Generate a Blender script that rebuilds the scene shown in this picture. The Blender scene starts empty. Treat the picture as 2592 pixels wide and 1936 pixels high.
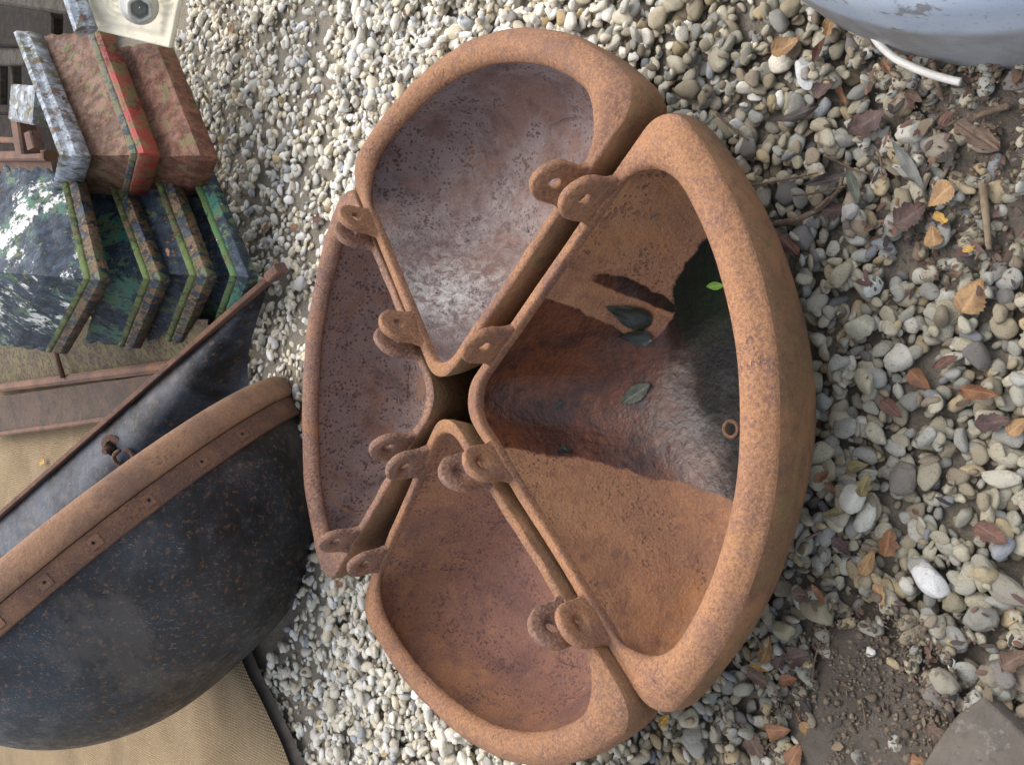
import bpy, math, random
import numpy as np
from mathutils import Vector, Matrix
from mathutils.noise import noise as pnoise
R = math.radians
random.seed(7); rng = np.random.default_rng(7)
sc = bpy.context.scene
COL = sc.collection

# ---------------------------------------------------------------- camera
HC = 1.1625
TH, ROLL, FPX = R(46.0), 0.01508, 2380.0
D = np.array([-math.sin(TH), 0, -math.cos(TH)])
r0 = np.array([math.cos(TH), 0, -math.sin(TH)]); u0 = np.array([0, 1.0, 0])
RX = math.cos(ROLL)*r0 + math.sin(ROLL)*u0
UX = -math.sin(ROLL)*r0 + math.cos(ROLL)*u0
cam = bpy.data.cameras.new('camera'); co = bpy.data.objects.new('camera', cam); COL.objects.link(co)
m = Matrix.Identity(4)
for i in range(3):
    m[i][0] = RX[i]; m[i][1] = UX[i]; m[i][2] = -D[i]
m[2][3] = HC
co.matrix_world = m
cam.sensor_width = 36; cam.lens = FPX/2592*36; cam.clip_end = 500; cam.clip_start = .02
sc.camera = co
# ---------------------------------------------------------------- light: bright overcast
SUN_EL, SUN_AZ = R(58), R(150)      # azimuth measured from +X towards +Y
w = bpy.data.worlds.new('World'); sc.world = w; w.use_nodes = True
nt = w.node_tree; bg = nt.nodes['Background']
sky = nt.nodes.new('ShaderNodeTexSky'); sky.sky_type = 'NISHITA'; sky.sun_disc = False
sky.sun_elevation = SUN_EL; sky.sun_rotation = R(90)-SUN_AZ
sky.dust_density = 3; sky.air_density = 1.0; sky.ozone_density = 1.0
hs = nt.nodes.new('ShaderNodeHueSaturation'); hs.inputs['Saturation'].default_value = .45
nt.links.new(sky.outputs[0], hs.inputs['Color']); nt.links.new(hs.outputs[0], bg.inputs[0]); bg.inputs[1].default_value = 0.15
sl = bpy.data.lights.new('sun', 'SUN'); so = bpy.data.objects.new('sun', sl); COL.objects.link(so)
sl.energy = 1.0; sl.angle = R(80); sl.color = (1, .95, .88)
sd = Vector((math.cos(SUN_EL)*math.cos(SUN_AZ), math.cos(SUN_EL)*math.sin(SUN_AZ), math.sin(SUN_EL)))
so.rotation_euler = sd.to_track_quat('Z', 'Y').to_euler()
sc.view_settings.view_transform = 'Standard'; sc.view_settings.look = 'None'
sc.view_settings.exposure = 0.95; sc.view_settings.gamma = 1
sc.view_settings.use_curve_mapping = False

K = 2592/2212     # the view measured here was 2212 px wide
def at(x, y, z=0.0):
    "point of height z on the line of sight through a picture point"
    v = D*FPX + RX*(x*K-1296) - UX*(y*K-968)
    t = (z-HC)/v[2]
    return np.array([v[0]*t, v[1]*t, z])
def pix(P):
    P = np.asarray(P, float) - np.array([0, 0, HC]); z = P@D
    return (1296+FPX*(P@RX)/z)/K, (968-FPX*(P@UX)/z)/K
def inpoly(x, y, poly):
    x = np.asarray(x); y = np.asarray(y); ins = np.zeros(x.shape, bool); n = len(poly)
    for i in range(n):
        x1, y1 = poly[i]; x2, y2 = poly[(i+1) % n]
        if y1 == y2: continue
        c = ((y1 > y) != (y2 > y)) & (x < (x2-x1)*(y-y1)/(y2-y1)+x1)
        ins ^= c
    return ins
def polydist(x, y, poly):
    x = np.asarray(x, float); y = np.asarray(y, float); d = np.full(x.shape, 1e9); n = len(poly)
    for i in range(n):
        a = np.array(poly[i], float); b = np.array(poly[(i+1) % n], float); ab = b-a
        t = np.clip(((x-a[0])*ab[0]+(y-a[1])*ab[1])/(ab@ab), 0, 1)
        d = np.minimum(d, np.hypot(x-a[0]-t*ab[0], y-a[1]-t*ab[1]))
    return np.where(inpoly(x, y, poly), d, -d)
def sstep(a, b, x):
    t = np.clip((x-a)/(b-a), 0, 1); return t*t*(3-2*t)

# ---------------------------------------------------------------- mesh helpers
def mesh(name, V, F, mats=None, smooth=True, mi=None, attrs=None):
    me = bpy.data.meshes.new(name)
    V = np.asarray(V, np.float32).reshape(-1, 3)
    if isinstance(F, np.ndarray):
        n = F.shape[1]
        me.vertices.add(len(V)); me.vertices.foreach_set('co', V.ravel())
        me.loops.add(F.size); me.loops.foreach_set('vertex_index', F.astype(np.int32).ravel())
        me.polygons.add(len(F)); me.polygons.foreach_set('loop_start', np.arange(0, F.size, n, dtype=np.int32))
        me.update(calc_edges=True)
    else:
        me.from_pydata([tuple(map(float, v)) for v in V], [], [tuple(map(int, f)) for f in F])
    me.polygons.foreach_set('use_smooth', [smooth]*len(me.polygons))
    for k in (mats or []): me.materials.append(k)
    if mi is not None: me.polygons.foreach_set('material_index', np.asarray(mi, np.int32))
    for k, a in (attrs or {}).items():
        a = np.asarray(a, np.float32)
        if a.ndim == 1:
            at_ = me.attributes.new(k, 'FLOAT', 'POINT'); at_.data.foreach_set('value', a)
        else:
            at_ = me.attributes.new(k, 'FLOAT_COLOR', 'POINT')
            at_.data.foreach_set('color', np.c_[a, np.ones(len(a), np.float32)].ravel())
    me.validate(); me.update()
    return me
def link(name, me, parent=None, loc=None):
    o = bpy.data.objects.new(name, me); COL.objects.link(o)
    if parent: o.parent = parent
    if loc is not None: o.location = loc
    return o
def empty(name, loc=(0, 0, 0)):
    o = bpy.data.objects.new(name, None); COL.objects.link(o); o.location = loc; o.empty_display_size = .05
    return o
def tag(o, label=None, cat=None, group=None, kind=None):
    if label: o['label'] = label
    if cat: o['category'] = cat
    if group: o['group'] = group
    if kind: o['kind'] = kind
    return o
def shade(me, ang=35):
    try: me.set_sharp_from_angle(angle=R(ang))
    except Exception: pass
def child(name, V, F, mat, parent, smooth=True, ang=None, label=None):
    "part given in world coordinates, parented to an unrotated empty"
    off = np.array(parent.location)
    me = mesh(name, np.asarray(V, float)-off, F, [mat], smooth)
    if ang: shade(me, ang)
    o = link(name, me, parent)
    if label: o['label'] = label
    return o
def gridF(n, m_, wrap=False):
    i = np.arange(n-1)[:, None]; j = np.arange(m_ if wrap else m_-1)[None, :]
    a = i*m_+j; b = i*m_+(j+1) % m_; c = (i+1)*m_+(j+1) % m_; d = (i+1)*m_+j
    return np.stack([a, b, c, d], -1).reshape(-1, 4)
def boxVF(p0, p1, w_, h_, up=(0, 0, 1), bev=.15):
    "a bar of rectangular section with bevelled edges from p0 to p1"
    p0 = np.array(p0, float); p1 = np.array(p1, float); t = p1-p0; t /= np.linalg.norm(t)
    s = np.cross(t, up); s /= np.linalg.norm(s); u = np.cross(s, t); b = bev*min(w_, h_)
    prof = [(-w_/2+b, -h_/2), (w_/2-b, -h_/2), (w_/2, -h_/2+b), (w_/2, h_/2-b), (w_/2-b, h_/2), (-w_/2+b, h_/2), (-w_/2, h_/2-b), (-w_/2, -h_/2+b)]
    N = 6; V = []
    for i in range(N):
        c = p0+(p1-p0)*i/(N-1)
        for a, e in prof: V.append(c+s*a+u*e)
    F = [tuple(f) for f in gridF(N, 8, True)]
    F.append(tuple(range(7, -1, -1))); F.append(tuple((N-1)*8+k for k in range(8)))
    return np.array(V), F
def tubeVF(pts, rad, n=8, wob=0):
    pts = [np.array(p, float) for p in pts]; V = []
    for i, p in enumerate(pts):
        t = pts[min(i+1, len(pts)-1)]-pts[max(i-1, 0)]; t /= np.linalg.norm(t)+1e-9
        s = np.cross(t, (0, 0, 1.)); s = s if np.linalg.norm(s) > .05 else np.cross(t, (1., 0, 0)); s /= np.linalg.norm(s); u = np.cross(s, t)
        r_ = rad[i] if hasattr(rad, '__len__') else rad
        for k in range(n):
            a = 2*math.pi*k/n; q = r_*(1+wob*random.uniform(-1, 1)); V.append(p+s*math.cos(a)*q+u*math.sin(a)*q)
    F = [tuple(f) for f in gridF(len(pts), n, True)]
    F.append(tuple(range(n-1, -1, -1))); F.append(tuple((len(pts)-1)*n+k for k in range(n)))
    return np.array(V), F
def spline(pts, n=8):
    pts = [np.array(p, float) for p in pts]; P = [pts[0]]+pts+[pts[-1]]; out = []
    for i in range(1, len(P)-2):
        for k in range(n):
            t = k/n; a, b, c, d = P[i-1:i+3]
            out.append(.5*((2*b)+(-a+c)*t+(2*a-5*b+4*c-d)*t*t+(-a+3*b-3*c+d)*t**3))
    out.append(pts[-1]); return out
def tubes_join(lst):
    V = []; F = []; n = 0
    for v, f in lst:
        V.append(v); F += [tuple(i+n for i in q) for q in f]; n += len(v)
    return np.concatenate(V), F

# ---------------------------------------------------------------- materials
class M:
    def __init__(s, name):
        s.m = bpy.data.materials.new(name); s.m.use_nodes = True; s.t = s.m.node_tree; s.n = s.t.nodes
        s.b = s.n['Principled BSDF']; s.tc = s.n.new('ShaderNodeTexCoord').outputs['Object']
    def _in(s, sock, v):
        if isinstance(v, bpy.types.NodeSocket): s.t.links.new(v, sock)
        elif isinstance(v, (tuple, list)): sock.default_value = tuple(v)+((1,) if len(v) == 3 and sock.type == 'RGBA' else ())
        else: sock.default_value = v
    def noise(s, sc_, det=4, rough=.55, dist=0, out='Fac', vec=None):
        n = s.n.new('ShaderNodeTexNoise'); s._in(n.inputs['Vector'], vec or s.tc)
        n.inputs['Scale'].default_value = sc_; n.inputs['Detail'].default_value = det
        n.inputs['Roughness'].default_value = rough; n.inputs['Distortion'].default_value = dist
        return n.outputs[out]
    def voro(s, sc_, feat='F1', out='Distance', rnd=1, vec=None):
        n = s.n.new('ShaderNodeTexVoronoi'); n.feature = feat; s._in(n.inputs['Vector'], vec or s.tc)
        n.inputs['Scale'].default_value = sc_; n.inputs['Randomness'].default_value = rnd; return n.outputs[out]
    def ramp(s, f, lo, hi, a=0., b=1.):
        n = s.n.new('ShaderNodeMapRange'); n.interpolation_type = 'SMOOTHSTEP'; s._in(n.inputs[0], f)
        for i, v in enumerate((lo, hi, a, b)): n.inputs[i+1].default_value = v
        return n.outputs[0]
    def math(s, op, a, b=0., c=0.):
        n = s.n.new('ShaderNodeMath'); n.operation = op
        s._in(n.inputs[0], a); s._in(n.inputs[1], b); s._in(n.inputs[2], c); return n.outputs[0]
    def mix(s, f, a, b, mode='MIX'):
        n = s.n.new('ShaderNodeMix'); n.data_type = 'RGBA'; n.blend_type = mode
        s._in(n.inputs[0], f); s._in(n.inputs[6], a); s._in(n.inputs[7], b); return n.outputs[2]
    def attr(s, name, out='Fac'):
        n = s.n.new('ShaderNodeAttribute'); n.attribute_name = name; return n.outputs[out]
    def xyz(s, i):
        n = s.n.new('ShaderNodeSeparateXYZ'); s.t.links.new(s.tc, n.inputs[0]); return n.outputs[i]
    def bump(s, h, dist=.002, st=1., prev=None):
        n = s.n.new('ShaderNodeBump'); s._in(n.inputs['Height'], h); n.inputs['Distance'].default_value = dist
        n.inputs['Strength'].default_value = st
        if prev: s.t.links.new(prev, n.inputs['Normal'])
        return n.outputs[0]
    def out(s, col, rough=.8, bump=None, spec=None, metal=None, trans=None):
        s._in(s.b.inputs['Base Color'], col); s._in(s.b.inputs['Roughness'], rough)
        if bump is not None: s.t.links.new(bump, s.b.inputs['Normal'])
        if spec is not None: s._in(s.b.inputs['Specular IOR Level'], spec)
        if metal is not None: s._in(s.b.inputs['Metallic'], metal)
        return s.m

def rust_mat(name, A=(.40, .165, .075), B=(.24, .10, .065), C=(.46, .21, .08), Dk=(.085, .05, .055), spots=.5, big=.5, grey=0, depth=0, wet=False, dust=0, seed=0., fine=1.35, dcol=(.15, .085, .08), vs=135, sth=0.):
    m_ = M(name)
    mp = m_.n.new('ShaderNodeMapping'); mp.inputs['Location'].default_value = (seed, seed*.7, 0); m_.t.links.new(m_.tc, mp.inputs[0]); v = mp.outputs[0]
    n1 = m_.noise(9, 5, .6, .3, vec=v); n2 = m_.noise(38, 5, .65, vec=v); n3 = m_.noise(230, 3, .7, vec=v); n4 = m_.noise(520, 2, .8, vec=v)
    col = m_.mix(m_.ramp(n1, .55-.25*big, .75-.25*big), A, B)
    col = m_.mix(m_.ramp(m_.noise(15, 5, .7, vec=v), .56, .72, 0, .75), col, C)
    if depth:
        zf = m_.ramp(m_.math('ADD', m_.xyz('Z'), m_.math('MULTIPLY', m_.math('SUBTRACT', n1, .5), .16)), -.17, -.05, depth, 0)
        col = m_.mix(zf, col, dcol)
    col = m_.mix(m_.ramp(n2, .50, .70, 0, .6), col, Dk)
    # rust speckle
    vd = m_.voro(vs, vec=v); msk = m_.ramp(m_.noise(11, 4, .6, vec=v), .62-.3*spots, .75-.25*spots)
    sp = m_.math('MULTIPLY', m_.ramp(m_.math('ADD', vd, m_.math('ADD', m_.math('MULTIPLY', n3, .5), m_.math('MULTIPLY', m_.noise(42, 3, .6, vec=v), 1.3))), 1.10+sth, 1.24+sth, 1, 0), msk)
    if grey: col = m_.mix(m_.math('MULTIPLY', msk, grey), col, (.27, .25, .26))
    col = m_.mix(m_.math('MULTIPLY', sp, .88), col, Dk if not grey else (.10, .05, .045))
    col = m_.mix(m_.ramp(n3, .42, .68, 0, .42*fine), col, (.46, .25, .135))
    col = m_.mix(m_.ramp(n3, .52, .34, 0, .42*fine), col, Dk)
    st = m_.noise(4.5, 6, .68, 1.2, vec=m_.math_vec(v, 2)); col = m_.mix(m_.ramp(st, .50, .66, 0, .55), col, Dk)
    col = m_.mix(m_.ramp(m_.noise(7, 5, .7, 1.5, vec=m_.math_vec(v, 6)), .56, .70, 0, .5), col, C)
    col = m_.mix(m_.ramp(n4, .58, .68, 0, .45*fine), col, (.05, .03, .03))
    col = m_.mix(m_.ramp(m_.noise(300, 2, .8, vec=v), .60, .70, 0, .3), col, (.62, .36, .2))
    if dust:
        col = m_.mix(m_.math('MULTIPLY', m_.attr('dust'), m_.ramp(m_.noise(60, 5, .7, .6, vec=v), .36, .66, 0, dust)), col, (.66, .63, .58))
    rough = m_.ramp(n3, .3, .7, .72, .92)
    bm = m_.bump(m_.math('ADD', m_.math('MULTIPLY', n3, .5), m_.math('ADD', n2, m_.math('MULTIPLY', sp, -.45))), .0042, .8)
    bm = m_.bump(n4, .0009, .6, bm); bm = m_.bump(n1, .010, .4, bm)
    if wet:
        wn = m_.math('ADD', m_.attr('wet'), m_.math('ADD', m_.math('MULTIPLY', m_.math('SUBTRACT', m_.noise(60, 4, .6, vec=v), .5), .010), m_.math('MULTIPLY', m_.math('SUBTRACT', m_.noise(11, 3, .5, vec=v), .5), .030)))
        wf = m_.ramp(wn, -.001, .003)
        dk = m_.ramp(m_.math('ADD', m_.attr('deep'), m_.math('MULTIPLY', m_.math('SUBTRACT', n1, .5), .55)), .18, .78)
        wc = m_.mix(m_.ramp(m_.noise(13, 6, .7, .5, vec=v), .40, .62), (.125, .042, .018), (.050, .020, .014))
        wc = m_.mix(m_.ramp(m_.noise(30, 6, .78, vec=v), .60, .72, 0, .6), wc, (.24, .07, .018))
        wc = m_.mix(m_.ramp(n2, .56, .70, 0, .8), wc, (.018, .013, .013))
        wc = m_.mix(m_.math('MULTIPLY', dk, .96), wc, (.008, .008, .009))
        wc = m_.mix(m_.math('MULTIPLY', m_.attr('alga'), m_.ramp(n2, .3, .6, .4, .95)), wc, (.008, .014, .005))
        col = m_.mix(wf, col, wc)
        rw = m_.math('ADD', m_.math('MULTIPLY', dk, -.20), m_.ramp(n2, .35, .65, .26, .42))
        rw = m_.math('ADD', rw, m_.math('MULTIPLY', m_.attr('alga'), .35))
        rg = m_.n.new('ShaderNodeMix'); m_._in(rg.inputs[0], wf); m_._in(rg.inputs[2], rough); m_._in(rg.inputs[3], rw); rough = rg.outputs[0]
        bw = m_.bump(m_.noise(95, 4, .6, .2, vec=v), .0026, .85); bw = m_.bump(m_.noise(16, 3, .5, .3, vec=v), .006, .5, bw)
        bx = m_.n.new('ShaderNodeMix'); bx.data_type = 'VECTOR'; m_._in(bx.inputs[0], wf); m_.t.links.new(bm, bx.inputs[4]); m_.t.links.new(bw, bx.inputs[5]); bm = bx.outputs[1]
        sp_ = m_.math('ADD', .32, m_.math('MULTIPLY', m_.math('MULTIPLY', wf, m_.ramp(m_.math('ADD', m_.math('ADD', dk, m_.attr('alga')), m_.math('MULTIPLY', m_.math('SUBTRACT', m_.noise(14, 4, .6, vec=v), .5), 1.2)),   .45, .95, .16, -.24)), 1.0)); return m_.out(col, rough, bm, sp_)
    return m_.out(col, rough, bm, .35)

def pebble_mat():
    m_ = M('limestone pebbles')
    c = m_.attr('col', 'Color'); n1 = m_.noise(70, 4, .6); n2 = m_.noise(430, 5, .85); n3 = m_.noise(900, 2, .6)
    c = m_.mix(m_.ramp(n1, .35, .7, 0, .4), c, m_.mix(.5, c, (.26, .21, .14)))
    c = m_.mix(m_.ramp(n3, .3, .7, 0, .25), c, (.7, .65, .55), 'SOFT_LIGHT')
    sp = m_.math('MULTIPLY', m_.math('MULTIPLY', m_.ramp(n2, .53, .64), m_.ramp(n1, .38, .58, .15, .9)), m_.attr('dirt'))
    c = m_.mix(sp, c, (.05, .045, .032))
    return m_.out(c, .85, m_.bump(m_.math('ADD', n2, n1), .0012, .7), .3)
def soil_mat(name='soil', a=(.170, .145, .120), b=(.125, .103, .084)):
    m_ = M(name); n1 = m_.noise(25, 8, .75); n2 = m_.noise(230, 4, .8)
    c = m_.mix(m_.ramp(n1, .35, .65), a, b)
    c = m_.mix(m_.ramp(n2, .62, .72, 0, .35), c, (.26, .2, .13))
    c = m_.mix(m_.ramp(n2, .4, .28, 0, .5), c, (.03, .024, .02))
    c = m_.mix(m_.attr('clean'), c, m_.mix(m_.ramp(n2, .4, .6), (.30, .26, .20), (.44, .39, .31)))
    return m_.out(c, .95, m_.bump(m_.math('ADD', n2, m_.math('MULTIPLY', n1, 3)), .006, .9), .2)
def simple(name, a, b, sc_=40, rough=.7, bd=.001, bs=.5, c=None, spec=.4, lo=.4, hi=.62):
    m_ = M(name); n1 = m_.noise(sc_, 5, .65); n2 = m_.noise(sc_*6, 3, .7)
    col = m_.mix(m_.ramp(n1, lo, hi), a, b)
    if c: col = m_.mix(m_.ramp(m_.noise(sc_*2.3, 5, .75), .57, .66), col, c)
    col = m_.mix(m_.ramp(n2, .6, .7, 0, .35), col, tuple(x*.3 for x in a))
    return m_.out(col, rough, m_.bump(m_.math('ADD', n1, n2), bd, bs), spec)
def peel_mat(name, navy=(.020, .030, .046), green=(.06, .17, .12), white=(.78, .78, .74), bare=(.19, .12, .075), wamt=.5, gamt=.5, bamt=.5, seed=0):
    m_ = M(name); mp = m_.n.new('ShaderNodeMapping'); mp.inputs['Location'].default_value = (seed, seed*1.3, seed*.4); m_.t.links.new(m_.tc, mp.inputs[0]); v = mp.outputs[0]
    nA = m_.noise(30, 10, .74, .25, vec=v); nB = m_.noise(26, 10, .76, .25, vec=m_.math_vec(v, 3.1)); nC = m_.noise(24, 10, .80, .1, vec=m_.math_vec(v, 7.7)); n4 = m_.noise(160, 3, .7, vec=v)
    big = m_.noise(6, 3, .5, vec=m_.math_vec(v, 12)); bo = m_.math('MULTIPLY', m_.math('SUBTRACT', big, .5), .5); nA = m_.math('ADD', nA, bo); nC = m_.math('ADD', nC, m_.math('MULTIPLY', bo, 1.2)); nB = m_.math('SUBTRACT', nB, m_.math('MULTIPLY', bo, .6))
    navyc = m_.mix(m_.ramp(m_.noise(40, 6, .7, vec=v), .4, .7), navy, tuple(x*2.4+.015 for x in navy))
    g2 = m_.mix(m_.ramp(nB, .42, .58), green, (.15, .16, .07))
    c = m_.mix(m_.ramp(nA, .62-.2*gamt, .65-.2*gamt), navyc, g2)
    c = m_.mix(m_.ramp(nB, .68-.22*bamt, .70-.22*bamt), c, m_.mix(m_.ramp(n4, .4, .6), bare, (.22, .15, .09)))
    c = m_.mix(m_.ramp(nC, .74-.22*wamt, .755-.22*wamt), c, white)
    c = m_.mix(m_.ramp(n4, .68, .74, 0, .5), c, (.55, .53, .46))
    c = m_.mix(m_.ramp(n4, .40, .3, 0, .6), c, (.02, .018, .015))
    h = m_.math('ADD', m_.ramp(nB, .68-.22*bamt, .70-.22*bamt, 1, 0), m_.math('ADD', m_.ramp(nC, .74-.22*wamt, .76-.22*wamt, 0, .7), m_.math('MULTIPLY', n4, .6)))
    return m_.out(c, m_.ramp(nB, .4, .6, .55, .8), m_.bump(h, .004, .9), .3)
def _mv(s, v, k):
    n = s.n.new('ShaderNodeVectorMath'); n.operation = 'ADD'; s.t.links.new(v, n.inputs[0]); n.inputs[1].default_value = (k, k*.6, -k); return n.outputs[0]
M.math_vec = _mv
def black_mat(name, seed=0, blue=.5, wear=.5):
    m_ = M(name); mp = m_.n.new('ShaderNodeMapping'); mp.inputs['Location'].default_value = (seed, 0, seed); m_.t.links.new(m_.tc, mp.inputs[0]); v = mp.outputs[0]
    n1 = m_.noise(6, 6, .6, .5, vec=v); n2 = m_.noise(34, 6, .72, .3, vec=v); n3 = m_.noise(120, 4, .8, vec=v); n4 = m_.noise(75, 5, .75, .2, vec=m_.math_vec(v, 4))
    c = m_.mix(m_.ramp(n1, .38, .62), (.007, .008, .010), (.012+.035*blue, .015+.042*blue, .019+.064*blue))
    c = m_.mix(m_.ramp(n2, .55, .72, 0, .5), c, (.10, .11, .12))
    c = m_.mix(m_.ramp(n4, .60-.05*wear, .68-.05*wear, 0, .8), c, (.15, .075, .04))
    sc2 = m_.n.new('ShaderNodeMapping'); sc2.inputs['Scale'].default_value = (1, 1, .12); sc2.inputs['Rotation'].default_value = (.5, .9, .4); m_.t.links.new(v, sc2.inputs[0])
    scr = m_.math('MULTIPLY', m_.ramp(m_.noise(330, 3, .8, vec=sc2.outputs[0]), .62, .68), m_.ramp(n1, .45, .6))
    c = m_.mix(m_.math('MULTIPLY', scr, .55*wear+.2), c, (.4, .37, .34))
    c = m_.mix(m_.ramp(m_.noise(3.2, 7, .7, .3, vec=m_.math_vec(v, 9)), .50, .62, 0, .35*wear), c, (.15, .125, .105))
    c = m_.mix(m_.ramp(n3, .66, .72, 0, .5), c, (.3, .27, .24))
    bmp = m_.bump(m_.math('ADD', n2, m_.math('MULTIPLY', n3, .6)), .0020, .7); bmp = m_.bump(m_.noise(9, 4, .55, vec=v), .012, .4, bmp)
    return m_.out(c, m_.ramp(n2, .35, .65, .26+.2*blue, .62), bmp, .55-.33*blue)
def burlap_mat():
    m_ = M('hessian sacking'); w1 = m_.n.new('ShaderNodeTexWave'); w1.bands_direction = 'X'; w2 = m_.n.new('ShaderNodeTexWave'); w2.bands_direction = 'Y'
    for q in (w1, w2): m_.t.links.new(m_.tc, q.inputs[0]); q.inputs['Scale'].default_value = 48; q.inputs['Distortion'].default_value = 1.6; q.inputs['Detail'].default_value = 2; q.inputs['Detail Scale'].default_value = .6
    h = m_.math('ADD', w1.outputs['Fac'], w2.outputs['Fac']); n1 = m_.noise(5, 5, .6); n2 = m_.noise(130, 3, .7)
    c = m_.mix(m_.ramp(n1, .35, .65), (.35, .26, .155), (.27, .195, .115))
    c = m_.mix(m_.ramp(h, .2, 1.6, .75, 0), c, (.12, .085, .05))
    c = m_.mix(m_.ramp(n2, .55, .7, 0, .3), c, (.55, .43, .27))
    return m_.out(c, .95, m_.bump(h, .0015, .6), .15)
def leaf_mat(name, a, b, vein=.6):
    m_ = M(name); n1 = m_.noise(45, 5, .65); n2 = m_.noise(260, 3, .7)
    c = m_.mix(m_.ramp(n1, .38, .62), a, b)
    c = m_.mix(m_.math('MULTIPLY', m_.attr('vein'), vein), c, tuple(min(1, x*1.5+.03) for x in a))
    c = m_.mix(m_.ramp(n2, .6, .68, 0, .6), c, tuple(x*.3 for x in b))
    return m_.out(c, .6, m_.bump(m_.math('ADD', m_.attr('vein'), n2), .0008, .6), .35)

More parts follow.
